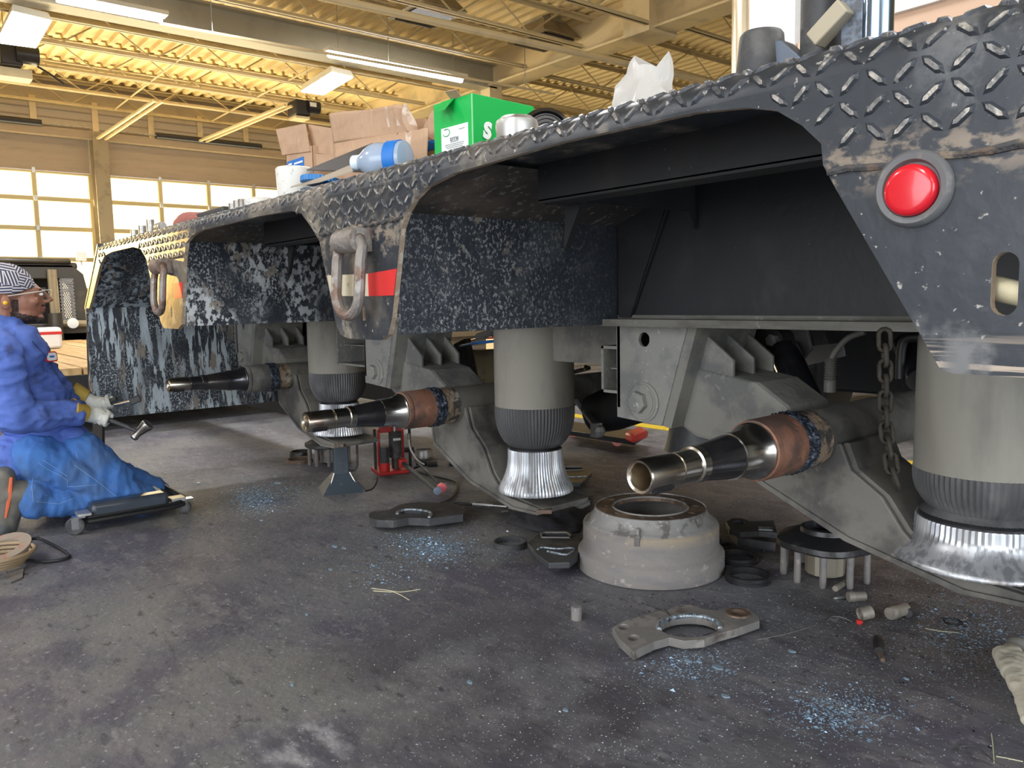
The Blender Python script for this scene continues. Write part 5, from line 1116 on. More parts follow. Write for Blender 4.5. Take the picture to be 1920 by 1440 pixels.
# rings and seals
def ringobj(name, label, pa, pb, h, t_, mat, cat='ring', lean=0, group=None):
    a = onZ(*pa, h / 2); c = onZ(*pb, h / 2); m_ = (a + c) / 2; r = (c - a).length / 2; m_.z = 0
    b = MB(); b.lathe([(0.0, r - t_), (0.0, r), (h * .4, r), (h * .5, r - .002), (h, r - .002), (h, r - t_)], m_, (0, lean, 1), 48, close=True); return tag(obj(name, b, mat, at=m_, smooth=35), label, cat, group)
ringobj('bearing_cup', 'thin dark bearing ring lying left of the slotted casting', (924, 1020), (989, 1018), .022, .007, m_darkiron, 'bearing ring')
ringobj('wheel_seal', 'black wheel seal half hidden right behind the drum', (1346, 1046), (1421, 1044), .020, .012, m_rubber, 'seal')
ringobj('wheel_seal', 'black shiny wheel seal lying nearest the right side of the drum', (1360, 1081), (1445, 1081), .022, .013, m_black, 'seal')
ringobj('wire_ring', 'thin dark ring lying alone right of the sockets', (1769, 1165), (1804, 1165), .004, .003, m_rubber, 'ring')
ringobj('bearing_race', 'two-tone ring lying behind the drum and seals', (1340, 1020), (1378, 1026), .01, .006, m_darkiron, 'ring')

m_dust0 = M('tan_barrel', (0.30, 0.27, 0.21), 0.55, 0.3, [(9, .5, .62, (.2, .18, .15))])
# upturned hub on its studs
def hub(c, R_, zf, label, nstud=10, mat=m_black, core=m_dust0, hs=.0):
    t = thing('wheel_hub', label, 'wheel hub', (c.x, c.y, 0))
    C0 = Vector((c.x, c.y, 0))
    b = MB(); b.lathe([(zf - .018, .03), (zf - .018, R_ * .96), (zf - .012, R_), (zf + .004, R_ * .98), (zf + .012, R_ * .84), (zf + .022, R_ * .68), (zf + .026, R_ * .52), (zf + .040, R_ * .50), (zf + .043, R_ * .42), (zf + .02, R_ * .38), (zf + .018, .001)], C0, (0, 0, 1), 56, rmod=lambda a, an, r, k: r * (1 + .035 * math.sin(an * 5)) if r > R_ * .6 else r); obj('flange', b, mat, t, smooth=45)
    for k in range(nstud):
        an = 2 * PI * k / nstud + .15; p = C0 + Vector((math.cos(an), math.sin(an), 0)) * R_ * .86
        b = MB(); b.lathe([(0, .0085), (.004, .0105), (zf - .016, .0105)], p, (0, 0, 1), 12); obj('stud', b, m_castiron, t)
    b = MB(); b.lathe([(0.006, R_ * .34), (.010, R_ * .40), (zf - .018, R_ * .42)], C0, (0, 0, 1), 12); obj('hub_barrel', b, core, t, smooth=None)
hc = onZ(1548, 1012, .115)
hub(hc, .150, .118, 'upturned greasy wheel hub standing on its studs right of the drum')
b = MB(); b.bar(hc + Vector((-.06, .05, .045)), hc + Vector((.03, .02, .05)), .03, .03); b.ball(hc + Vector((.06, .06, .035)), .02, 8); b.ball(hc + Vector((.09, .03, .03)), .02, 8)
tag(obj('grease_lump', b, m_black), 'black greasy lump lying on top of the upturned hub', 'grease')
h2 = onZ(640, 838, .11); hub(Vector((h2.x - .15, h2.y, 0)), .13, .115, 'dark wheel hub standing on its studs behind the jack stand', 10, m_darkiron, m_greyiron)
ringobj('bearing_cup', 'upper thick ring of the pair left of the jack stand', (544, 850), (584, 850), .03, .010, m_black, 'bearing ring')
ringobj('bearing_cup', 'lower ring of the pair left of the jack stand', (541, 862), (584, 864), .02, .010, m_castrust, 'bearing ring')
ringobj('drip_cup', 'small pale metal cup on the floor behind the red jack', (779, 850), (811, 850), .05, .004, m_steel, 'cup')
for (px_, py_, l_, lb_) in ((755, 843, .06, 'dark bolt lying nearest the cylinder of the red jack'), (780, 868, .05, 'dark bolt on the floor below the pale metal cup'), (800, 870, .05, 'dark bolt just right of the one below the pale cup'), (842, 868, .04, 'dark bolt near the hose right of the red jack'), (880, 862, .05, 'dark bolt farthest right behind the red jack')):
    p = onZ(px_, py_, .012); b = MB(); b.tube([p, p + Vector((.03, l_, 0))], .014, 8); tag(obj('loose_bolt', b, m_darkiron), lb_, 'bolt', 'loose bolts behind the jack')

# jack stand
m_stand = M('blue_black_stand', (0.035, 0.05, 0.065), 0.5, 0.1, [(20, .55, .68, (0.09, 0.10, 0.11))])
jc = onZ(641, 918); jc = Vector((jc.x, jc.y, 0))
view = Vector((-jc.x, -jc.y, 0)).normalized(); a_ = math.atan2(view.y, view.x) + PI / 2 + .12; RJ = rotz(a_)
def J(x, y, z): return jc + RJ @ Vector((x, y, z))
t = thing('jack_stand', 'dark blue jack stand on a pyramid foot, under the middle spindle', 'jack stand', jc)
b = MB()
b.v = [J(x * s, y * s, z) for z, s in ((.0, .100), (.085, .036)) for x, y in ((-1, -1), (1, -1), (1, 1), (-1, 1))]; b.f = [(0, 1, 5, 4), (1, 2, 6, 5), (2, 3, 7, 6), (3, 0, 4, 7)]; b.m = [0] * 4; b.f.append((0, 3, 2, 1)); b.m.append(0)
obj('pyramid_foot', b, m_stand, t, smooth=None)
b = MB(); b.box(J(0, 0, .155), (.068, .068, .20), RJ); obj('column', b, m_stand, t, smooth=None, bevel=.004)
for s_ in (-1, 1):
    b = MB(); b.tube([J(s_ * .036, -.036, .09), J(s_ * .075, -.085, .004)], .004, 6); obj('brace_rod', b, m_steel, t)
b = MB(); b.box(J(0, 0, .268), (.030, .044, .05), RJ); b.box(J(0, 0, .288), (.055, .06, .010), RJ); obj('ratchet_post', b, m_steel, t, bevel=.002)
b = MB(); b.tube(smoothpts([J(.036, 0, .22), J(.075, 0, .225), (J(.08, 0, .20)), J(.075, 0, .10), J(.04, 0, .09)], 5), .006, 8); obj('release_handle', b, m_darkiron, t)
b = MB(); b.ball(J(0, -.042, .06), .007, 8); obj('foot_rivet', b, m_steel, t)
b = MB(); b.tube(smoothpts([J(.10, -.09, .003), J(.14, -.06, .006), J(.165, -.03, .03), J(.17, -.02, .05)], 4), .004, 6); obj('bent_wire', b, m_rubber, t)
vx = RJ @ Vector((1, 0, 0)); vn = RJ @ Vector((0, -1, 0))
for i, ch in enumerate(('22', 'T', 'O', 'N')):
    text(ch, .030, J(0, -.0352, .225 - i * .038), planeR(vx, vn), m_darkiron, t, .001)

# red bottle jack
jb = onZ(737, 887); jb = Vector((jb.x, jb.y, 0)); v_ = Vector((-jb.x, -jb.y, 0)).normalized(); RB = rotz(math.atan2(v_.y, v_.x) + PI / 2 + .25)
def K(x, y, z): return jb + RB @ Vector((x, y, z))
t = thing('bottle_jack', 'red air-hydraulic bottle jack standing under the middle spindle', 'jack', jb)
b = MB(); b.box(K(0, .05, .008), (.17, .17, .016), RB); obj('base_plate', b, m_red, t, bevel=.003)
b = MB(); b.tube([K(-.045, -.005, .016), K(-.045, -.005, .062)], .026, 24); obj('pump_collar', b, m_red, t)
b = MB(); b.tube([K(-.045, -.005, .062), K(-.045, -.005, .145)], .025, 24); obj('pump_sleeve', b, m_darkiron, t)
b = MB(); b.tube([K(.03, .05, .016), K(.03, .05, .075)], .022, 20); b.tube([K(.03, .05, .075), K(.03, .05, .21)], .034, 28); obj('cylinder', b, m_darkiron, t)
b = MB(); b.box(K(.02, .09, .222), (.13, .05, .03), RB); b.box(K(-.045, .11, .12), (.012, .03, .20), RB); b.box(K(.085, .11, .12), (.012, .03, .20), RB); obj('frame_yoke', b, m_red, t, bevel=.003)
b = MB(); b.tube([K(.03, .05, .21), K(.03, .05, .245)], .011, 14); obj('ram', b, m_chrome, t)
b = MB(); b.box(K(.03, .014, .175), (.04, .004, .012), RB); obj('name_strip', b, m_white, t)
for q_ in (-.075, .115): b = MB(); b.tube([K(q_, .07, .0), K(q_, .07, .23)], .008, 8); obj('side_rod', b, m_rubber, t)
b = MB(); b.tube([K(.095, .02, .20), K(.097, .02, .17)], .008, 10); obj('air_fitting', b, m_chrome, t)
b = MB(); b.tube(smoothpts([K(.097, .02, .17), K(.10, .01, .12), K(.13, .0, .06), K(.17, -.01, .03)], 5), .006, 8); obj('spring_hose', b, m_steel, t)
ja = K(.045, -.03, .055); je = onZ(820, 925, .03)
b = MB(); b.box(ja, (.04, .04, .045), RB); obj('handle_socket', b, m_red, t, bevel=.004)
b = MB(); b.tube([ja, je + Vector((0, 0, .012))], .012, 14); obj('pump_handle', b, m_darkiron, t)
b = MB(); b.tube([ja + Vector((.03, .06, .01)), onZ(828, 912, .035)], .007, 10); obj('valve_rod', b, m_darkiron, t)
dd = (je - ja).normalized(); b = MB(); b.lathe([(-.01, .010), (-.008, .022), (.010, .022), (.012, .010)], onZ(828, 914, .04), dd, 8); obj('pink_knob', b, m_pink, t, label='pink end knob')
b = MB(); b.lathe([(-.004, .001), (-.003, .018), (.004, .018), (.005, .005), (.006, .001)], je + Vector((0, 0, .012)), dd, 20); obj('grey_end_cap', b, M('slate_cap', (.18, .23, .30), .5), t, label='grey end cap')
# air hose running from the jack
b = MB(); b.tube(smoothpts([K(.17, -.01, .03), onZ(775, 880, .01), onZ(800, 890, .01), onZ(845, 900, .01), onZ(858, 910, .01), onZ(845, 935, .01), onZ(800, 955, .01), onZ(850, 945, .01), onZ(885, 946, .012)], 6), .006, 8); tag(obj('air_hose', b, m_rubber, smooth=60), 'black air hose curling on the floor from the red jack', 'hose')
# grease gun coupler with spring
t = thing('hose_coupler', 'silver hose coupler with a coiled spring guard lying under the air spring', 'coupler', onZ(930, 948))
A = onZ(884, 945, .012); Bq = onZ(925, 948, .012); b = MB()
pts = [A + (Bq - A) * (k / 120) + Vector((0, .0, .010 * math.sin(k * 2 * PI / 8))) + Vector((.64, -.77, 0)).cross(Vector((0, 0, 1))) * .0 + Vector((-(Bq - A).normalized().y, (Bq - A).normalized().x, 0)) * .010 * math.cos(k * 2 * PI / 8) for k in range(121)]
b.tube(pts, .0024, 5); obj('spring_guard', b, m_steel, t)
b = MB(); C2 = onZ(950, 950, .014); b.tube([A, C2], .005, 8); obj('stem', b, m_steel, t)
b = MB(); b.box(onZ(962, 947, .018), (.045, .035, .03), rotz(.9)); obj('coupler_body', b, m_steel, t, bevel=.004)
b = MB(); b.tube([onZ(965, 948, .018), onZ(978, 940, .014)], .007, 8); b.tube([onZ(940, 960, .006), onZ(952, 958, .008)], .004, 6); obj('lever', b, m_steel, t)

# dark rag
m_rag = M('oily_dark_cloth', (0.03, 0.03, 0.036), 0.85, 0, [(14, .5, .62, (0.11, 0.105, 0.095), (1, 1, 1), 6, [(0, -2.25, -2.05)])], bump=(30, .6))
b = MB(); nu, nv = 34, 16; out0 = [onZ(945, 970), onZ(965, 955), onZ(1010, 940), onZ(1060, 938), onZ(1112, 932)]; out1 = [onZ(960, 985), onZ(1000, 998), onZ(1040, 1005), onZ(1085, 1000), onZ(1105, 965)]
def lerpL(L, u): i = min(int(u * (len(L) - 1)), len(L) - 2); return L[i].lerp(L[i + 1], u * (len(L) - 1) - i)
for j in range(nv + 1):
    for i in range(nu + 1):
        u = i / nu; v = j / nv; p = lerpL(out0, u).lerp(lerpL(out1, u), v); e = math.sin(PI * u) ** .5 * math.sin(PI * v) ** .6
        p.z = .004 + e * (.035 + .03 * noise.noise(p * 14) + .016 * noise.noise(p * 34)) ; b.v.append(p)
for j in range(nv):
    for i in range(nu): a = j * (nu + 1) + i; b.f.append((a, a + 1, a + nu + 2, a + nu + 1)); b.m.append(0)
o = tag(obj('shop_rag', b, m_rag, smooth=180, weld=False), 'crumpled dark oily rag on the floor behind the drum', 'rag'); sm = o.modifiers.new('thick', 'SOLIDIFY'); sm.thickness = .003
b = MB(); b.tube([onZ(1072, 950, .04), onZ(1100, 938, .05)], [.014, .010], 8); b.tube([onZ(1078, 956, .03), onZ(1104, 944, .04)], [.010, .008], 8); tag(obj('glove_finger', b, M('grey_leather', (.33, .33, .31), .8)), 'grey glove finger sticking out of the dark rag', 'glove')

# sockets and small bits
def cyl(name, label, cat, pa, pb, r, mat, prof=None, n=20, group=None):
    a = onZ(*pa, r); c = onZ(*pb, r); b = MB(); L = (c - a).length; b.lathe(prof(L) if prof else [(0, .001), (0, r * .9), (L * .1, r), (L * .35, r), (L * .38, r * .92), (L, r * .92), (L, .001)], a, c - a, n)
    return tag(obj(name, b, mat, smooth=35), label, cat, group)
m_dust = M('dusty_tan_steel', (0.26, 0.235, 0.2), 0.6, 0.4, [(20, .5, .65, (.36, .33, .28))])
cyl('lug_socket', 'tan cylindrical socket below the studded hub', 'socket', (1590, 1119), (1622, 1118), .0155, m_dust)
cyl('wire_stub', 'thin shank pointing left out of the tan socket', 'bolt', (1563, 1122), (1588, 1119), .005, m_steel)
cyl('short_bolt', 'short grey bolt lying just below a stud of the upturned hub', 'bolt', (1566, 1104), (1586, 1092), .010, m_dust)
cyl('lug_socket', 'pale cylindrical socket, rightmost of the sockets', 'socket', (1668, 1151), (1698, 1141), .0185, m_dust)
cyl('dark_nut', 'dark nut touching the rightmost pale socket', 'nut', (1702, 1150), (1712, 1135), .013, m_darkiron)
a = onZ(1612, 1152, .018); b = MB(); b.lathe([(0, .018), (.034, .018), (.034, .014), (.004, .014)], a, Vector((.5, .85, .15)), 20, close=True); tag(obj('pipe_stub', b, m_dust), 'open pipe stub standing beside a red plastic scrap', 'pipe stub')
p = onZ(1611, 1166, .006); b = MB(); b.box(p, (.014, .012, .012), rotz(.4)); b.box(p + Vector((.004, -.006, .003)), (.018, .005, .005), rotz(.2)); tag(obj('red_clip', b, m_red, bevel=.002), 'small red plastic clip lying at the foot of the pipe stub', 'clip')
cyl('dark_clip', 'thin dark strip beside the red plastic clip', 'scrap', (1598, 1169), (1609, 1166), .004, m_darkiron)
cyl('rubber_stopper', 'black rubber-sleeved plug lying below the sockets', 'plug', (1646, 1198), (1648, 1222), .013, m_rubber)
cyl('plug_tip', 'thin tip of the black plug lying below the sockets', 'plug', (1648, 1222), (1655, 1238), .006, m_castrust)
a = onZ(1081, 1161); b = MB(); b.lathe([(0, .0155), (.036, .0155), (.038, .013), (.038, .001)], a, (0, 0, 1), 20); tag(obj('steel_pin', b, m_castiron, at=a), 'short upright steel pin standing alone left below the drum', 'pin')
def straw(name, label, pts, r, mat, cat='straw'):
    b = MB(); b.tube(smoothpts([onZ(*p, r) for p in pts], 4), r, 5); return tag(obj(name, b, mat, smooth=60), label, cat)
m_straw = M('dry_straw', (0.52, 0.50, 0.34), 0.8)
t = thing('twig', 'pale forked straw lying alone in the middle of the floor', 'twig', onZ(742, 1108))
for pts in ([(697, 1103), (735, 1108), (752, 1110), (788, 1105)], [(700, 1108), (735, 1110)], [(735, 1109), (750, 1115), (767, 1125)]):
    b = MB(); b.tube(smoothpts([onZ(*p, .003) for p in pts], 4), .0013, 5); obj('stalk', b, m_straw, t)
straw('wire_scrap', 'thin dark bent wire at the bottom right corner of the floor', [(1790, 1408), (1800, 1400), (1830, 1400), (1860, 1425), (1890, 1440)], .0012, m_darkiron, 'wire')
straw('straw_stalk', 'upright-looking grey straw at the bottom right of the floor', [(1859, 1375), (1862, 1400), (1864, 1430)], .0010, m_straw)
straw('straw_stalk', 'pale straw running to the right edge near the bottom', [(1868, 1418), (1890, 1422), (1918, 1428)], .0011, m_straw)
straw('straw_stalk', 'thin straw lying right of the black plug', [(1735, 1178), (1760, 1183), (1795, 1186)], .0010, m_straw)
straw('wire_scrap', 'fine wire loop beside the pipe stub', [(1552, 1163), (1562, 1156), (1580, 1158), (1600, 1167)], .0009, m_steel, 'wire')
straw('scratch_wire', 'long fine wire lying across the floor right of the spider plate', [(1420, 1200), (1480, 1187), (1530, 1172)], .0008, m_steel, 'wire')
# white glove at the right edge
m_cream = M('cream_leather', (0.66, 0.62, 0.50), 0.7, 0, [(14, .5, .65, (.56, .5, .38))], bump=(20, .4))
t = thing('work_glove', 'cream leather glove lying at the right edge of the floor', 'glove', onZ(1895, 1260)); work_glove = t
b = MB(); b.ball(onZ(1912, 1208, .02), (.03, .02, .018), 14, rotz(.2)); obj('grey_cuff', b, M('grey_cuff', (.2, .19, .17), .8), t)
# paint and metal chips big enough to count
m_chip = M('blue_white_chip', (0.30, 0.42, 0.52), 0.35, 0.5)
r_ = random.Random(21)
CH = ((628, 1024, .020, 'largest pale blue flake, on the bare floor left of the shavings streak'), (645, 1027, .013, 'smaller flake touching the largest pale blue one'), (1360, 1304, .013, 'lone oval blue chip well below the torch-cut spider plate'), (1485, 1220, .012, 'blue chip just right of the torch-cut spider plate'),
    (1700, 1272, .008, 'tiny chip right of the black rubber-sleeved plug'), (1875, 1182, .010, 'blue chip near the right edge above the cream glove'), (1290, 1238, .013, 'pale chip under the middle of the torch-cut spider plate'), (1312, 1240, .010, 'narrow chip right under the spider plate, beside a pale one'),
    (520, 905, .03, 'long blue sliver beside the foot of the jack stand'), (372, 905, .018, 'blue sliver between the creeper and the blue heap'), (620, 1067, .012, 'chip below the largest pale blue flake'), (700, 1060, .012, 'chip in line left of the blue streak below the middle spider'),
    (838, 1064, .010, 'rightmost chip below the blue streak in the middle of the floor'), (752, 1062, .009, 'chip right under the blue streak, above the forked straw'), (490, 975, .012, 'chip just below the heap of blue shavings'), (1060, 1330, .010, 'lone chip at the bottom of the floor, left of centre right'),
    (880, 1278, .012, 'lone chip on dark floor below and right of the forked straw'), (575, 1151, .009, 'pale chip left of and below the forked straw'), (1345, 1250, .02, 'long thin chip at the lower right edge of the spider plate'), (548, 1283, .008, 'small bright chip alone in the lower left of the floor'))
for (px_, py_, s_, lb_) in CH:
    p = onZ(px_, py_, .003); n = 6; b = MB(); a0 = r_.random() * 6; pts = [(p.x + s_ * (.6 + .4 * r_.random()) * math.cos(a0 + 2 * PI * k / n), p.y + s_ * .6 * (.6 + .4 * r_.random()) * math.sin(a0 + 2 * PI * k / n)) for k in range(n)]
    b.prism([pts], FZ(.0005), .003); tag(obj('metal_chip', b, m_chip, smooth=None), lb_, 'metal chip', 'bluish metal chips scattered on the floor')
# shavings nobody could count
def shavings(name, label, spots, mat, seed, smin, smax):
    r_ = random.Random(seed); V = []; F = []
    for (px_, py_, rx, ry, n) in spots:
        for _ in range(n):
            u = px_ + r_.gauss(0, rx); v = py_ + r_.gauss(0, ry)
            if v < 800: continue
            p = onZ(u, min(v, 1500)); 
            if (p - dc).xy.length < .25 * 1: continue
            s_ = r_.uniform(smin, smax) * (1 if r_.random() < .85 else 1.8); a = r_.random() * 6.28; h = r_.uniform(.0005, s_ * .8)
            dx, dy = math.cos(a) * s_, math.sin(a) * s_; k = len(V)
            V += [(p.x - dx, p.y - dy, .0004), (p.x + dy * .5, p.y - dx * .5, h), (p.x + dx, p.y + dy, .0006), (p.x - dy * .5, p.y + dx * .5, h * .4 + .0006)]; F += [(k, k + 1, k + 2), (k, k + 2, k + 3)]
    me = bpy.data.meshes.new(name); me.from_pydata(V, [], F); me.materials.append(mat)
    o = bpy.data.objects.new(name, me); COL.objects.link(o); tag(o, label, 'metal shavings', kind='stuff')
m_shavb = M('blue_shavings', (0.34, 0.50, 0.66), 0.35, 0.4); m_shavw = M('pale_shavings', (0.62, 0.70, 0.74), 0.4, 0.4)
shavings('blue_shavings', 'bluish metal shavings heaped and strewn under the axles', [(478, 935, 26, 14, 2600), (545, 925, 30, 12, 500), (820, 1030, 36, 13, 1500), (770, 1015, 30, 9, 500), (350, 940, 10, 3, 160), (1290, 1245, 45, 22, 500), (1575, 1335, 55, 25, 900), (1840, 1180, 70, 40, 1400), (720, 1070, 50, 22, 500), (900, 1000, 70, 30, 500)], m_shavb, 4, .0014, .0042)
shavings('pale_shavings', 'pale metal specks strewn over the dark floor', [(1000, 1150, 330, 150, 3300), (1650, 1190, 200, 120, 3300), (1300, 1330, 350, 120, 2600), (800, 1030, 170, 60, 1100), (520, 945, 90, 35, 700), (1120, 1010, 160, 60, 900), (1750, 1130, 120, 35, 1800), (500, 1150, 350, 150, 260), (1480, 960, 120, 25, 500)], m_shavw, 9, .0007, .0020)
# dark grit
shavings('dark_grit', 'dark gritty crumbs lying around the castings and the hub', [(1450, 1000, 120, 30, 900), (1120, 900, 60, 20, 700), (900, 880, 80, 20, 400), (1200, 1130, 120, 14, 300), (1700, 1230, 150, 70, 700), (660, 880, 70, 14, 300)], m_rubber, 12, .0012, .0035)

# cable coil at the left edge
t = thing('cable_coil', 'coil of tan and grey cable at the left edge of the floor', 'cable', onZ(10, 1090))
b = MB(); c = onZ(-8, 1062, .01)
for k in range(4):
    b = MB(); b.tube([c + Vector((math.cos(a) * (.085 + .012 * k), math.sin(a) * (.085 + .012 * k), .010 + .012 * k)) for a in [2 * PI * q / 28 for q in range(28)]], .007, 7, closed=True); obj('cable_loop', b, M('tan_cable', (.30, .22, .13), .5) if k == 0 else bpy.data.materials['tan_cable'], t, smooth=60)
c = onZ(8, 1028, .05); b = MB(); b.lathe([(-.006, .05), (-.006, .088), (.006, .088), (.006, .05)], c, (.25, -.25, 1), 40, close=True); tag(obj('grinding_disc', b, M('worn_disc', (.28, .23, .18), .7, 0, [(20, .55, .65, (.4, .12, .06))])), 'worn ring-shaped disc resting on the cable coil', 'disc')
b = MB(); b.tube(smoothpts([onZ(25, 1050, .01), onZ(40, 1018, .03), onZ(70, 1010, .02), (onZ(100, 1022, .01)), onZ(128, 1040, .007), onZ(120, 1048, .007), onZ(80, 1053, .007), onZ(30, 1046, .008)], 6), .0055, 8); tag(obj('black_cable', b, m_rubber, smooth=60), 'loop of thin black cable on the floor beneath the kneeling man', 'cable')
b = MB(); b.prism([poly([(30, 1060), (45, 1070), (42, 1085), (20, 1095), (10, 1075)], lambda u, v, z: onZ(u, v, z), 0)], FZ(.001), .005); tag(obj('metal_scrap', b, m_greyiron), 'flat grey scrap plate beside the cable coil', 'scrap')

# red tool cart lying under the far side
c0 = onZ(1110, 835); t = thing('mechanics_creeper', 'low black creeper with red headrest and casters beyond the middle axle', 'creeper', c0)
P4 = [onZ(1060, 812, .07), onZ(1190, 832, .07), onZ(1215, 815, .07), onZ(1075, 796, .07)]
b = MB(); b.prism([[(p.x, p.y) for p in P4]], FZ(.06), .03); obj('board', b, m_black, t, bevel=.005)
b = MB(); q = [onZ(1172, 826, .085), onZ(1186, 832, .085), onZ(1214, 820, .09), onZ(1200, 806, .11)]; b.prism([[(p.x, p.y) for p in q]], FZ(.085), .05); obj('headrest', b, m_red, t, bevel=.012)
for (px_, py_) in ((1074, 812), (1157, 828), (1130, 812)):
    p = onZ(px_, py_ + 8, 0); b = MB(); b.lathe([(-.012, .012), (-.012, .030), (.012, .030), (.012, .012)], p + Vector((0, 0, .03)), (.77, -.63, 0), 20, close=True); w_ = obj('caster', b, M('pink_wheel', (.55, .18, .15), .5) if 'pink_wheel' not in bpy.data.materials else bpy.data.materials['pink_wheel'], t)
    b = MB(); b.box(p + Vector((0, 0, .055)), (.02, .02, .03)); obj('caster_fork', b, m_chrome, t)
# ================================================================== THE KNEELING MAN
XM = -3.80                     # his middle plane; he faces +Y
def px(a, b_, dx=0.0): return onX(a, b_, XM + dx)
def cone(b, p0, p1, r0, r1, n=14):
    p0 = Vector(p0); p1 = Vector(p1); b.tube([p0.lerp(p1, k / 4) for k in range(5)], [r0 + (r1 - r0) * k / 4 for k in range(5)], n); b.ball(p0, r0, n); b.ball(p1, r1, n)
def blend(name, mb, mats, parent, voxel, it, fac=.5, disp=None, label=None, matfn=None, at=None):
    me = bpy.data.meshes.new(name); me.from_pydata(mb.v, [], mb.f)
    o = bpy.data.objects.new('tmp', me); COL.objects.link(o)
    r = o.modifiers.new('r', 'REMESH'); r.mode = 'VOXEL'; r.voxel_size = voxel
    s = o.modifiers.new('s', 'SMOOTH'); s.factor = fac; s.iterations = it
    dg = bpy.context.evaluated_depsgraph_get(); dg.update()
    m2 = bpy.data.meshes.new_from_object(o.evaluated_get(dg)); bpy.data.objects.remove(o)
    at = Vector(at) if at is not None else worldorg(parent)
    if disp:
        nrm = [v.normal.copy() for v in m2.vertices]
        for v, n_ in zip(m2.vertices, nrm): v.co += n_ * disp(v.co)
    for v in m2.vertices: v.co -= at
    m2.materials.clear()
    for q in (mats if isinstance(mats, (list, tuple)) else [mats]): m2.materials.append(q)
    if matfn:
        for p in m2.polygons: p.material_index = matfn(p.center + at)
    m2.polygons.foreach_set('use_smooth', [True] * len(m2.polygons)); m2.name = name
    q = bpy.data.objects.new(name, m2); COL.objects.link(q)
    if parent is not None: q.parent = parent; q.location = at - worldorg(parent)
    else: q.location = at
    ORG[q.name] = at
    if label: q['label'] = label
    return q
def folds(sc, amp, ax=(1, 1, 1)):
    def f(co):
        q = Vector((co.x * ax[0], co.y * ax[1], co.z * ax[2])) * sc
        n1 = noise.noise(q); n2 = noise.noise(q * 2.3 + Vector((3, 1, 4)))
        return amp * (1 - abs(n1) * 2.4) * .8 + amp * .5 * (1 - abs(n2) * 2)
    return f
m_skin = M('brown_skin', (0.30, 0.135, 0.085), 0.45, 0, [(8, .5, .7, (0.25, 0.105, 0.065))], bump=(90, .12))
m_beard = M('trimmed_beard', (0.035, 0.022, 0.016), 0.7, 0, [(120, .5, .6, (0.09, 0.05, 0.035), (1, 1, 1), 3)], bump=(160, .7))
m_lip = M('lip', (0.26, 0.095, 0.075), 0.4)
m_shirt = M('blue_work_shirt', (0.085, 0.155, 0.50), 0.8, 0, [(4, .48, .68, (0.06, 0.11, 0.38)), (9, .56, .70, (0.05, 0.075, 0.22))], bump=(120, .15))
m_jean = M('blue_denim', (0.045, 0.15, 0.43), 0.85, 0, [(6, .46, .66, (0.06, 0.13, 0.30)), (14, .56, .7, (0.03, 0.10, 0.32))], bump=(150, .2))
m_stitch = M('pale_stitching', (0.22, 0.36, 0.58), 0.8)
m_leather = M('pale_glove_leather', (0.60, 0.61, 0.57), 0.75, 0, [(12, .5, .65, (.42, .43, .41))], bump=(30, .4))
m_yellowcuff = M('mustard_cuff', (0.42, 0.29, 0.06), 0.75, 0, [(12, .5, .65, (.28, .19, .05))], bump=(30, .3))
m_boot = M('grey_boot_leather', (0.13, 0.12, 0.10), 0.55, 0, [(9, .5, .66, (.07, .08, .085))], bump=(30, .3))
m_orange = M('orange_trim', (0.62, 0.13, 0.05), 0.5)
def cap_material():
    m = bpy.data.materials.new('striped_cap_cloth'); m.use_nodes = True; nt = m.node_tree; N = nt.nodes; L = nt.links; p = N['Principled BSDF']; p.inputs['Roughness'].default_value = .85
    g = N.new('ShaderNodeNewGeometry'); vo = N.new('ShaderNodeTexVoronoi'); vo.inputs['Scale'].default_value = 17; L.new(g.outputs['Position'], vo.inputs['Vector'])
    sp = N.new('ShaderNodeSeparateColor'); L.new(vo.outputs['Color'], sp.inputs[0])
    ang = N.new('ShaderNodeMath'); ang.operation = 'MULTIPLY'; ang.inputs[1].default_value = 3.14; L.new(sp.outputs[0], ang.inputs[0])
    rt = N.new('ShaderNodeVectorRotate'); rt.rotation_type = 'X_AXIS'; L.new(g.outputs['Position'], rt.inputs['Vector']); L.new(ang.outputs[0], rt.inputs['Angle'])
    wv = N.new('ShaderNodeTexWave'); wv.bands_direction = 'Z'; wv.inputs['Scale'].default_value = 28; L.new(rt.outputs[0], wv.inputs['Vector'])
    cr = N.new('ShaderNodeValToRGB'); cr.color_ramp.interpolation = 'CONSTANT'; e = cr.color_ramp.elements; e[0].color = (.05, .055, .11, 1); e[1].position = .5; e[1].color = (.28, .26, .30, 1); q = e.new(.72); q.color = (.62, .60, .58, 1)
    L.new(wv.outputs[0], cr.inputs[0]); L.new(cr.outputs[0], p.inputs['Base Color']); return m
b = MB(); cone(b, onZ(1884, 1226, .022), onZ(1902, 1252, .022), .026, .030); cone(b, onZ(1896, 1222, .022), onZ(1918, 1250, .022), .026, .028); cone(b, onZ(1902, 1252, .022), onZ(1918, 1290, .018), .030, .024); cone(b, onZ(1918, 1290, .018), onZ(1930, 1350, .014), .022, .014)
b.ball(onZ(1880, 1238, .012), .012, 10)
for v_ in b.v: v_.z *= .8
blend('palm', b, m_cream, work_glove, .005, 6, .5, disp=folds(26, .003))
man = thing('person', 'kneeling man in a blue work shirt and jeans holding a hammer', 'person', (XM, .55, 0))
hc_ = px(42, 552)
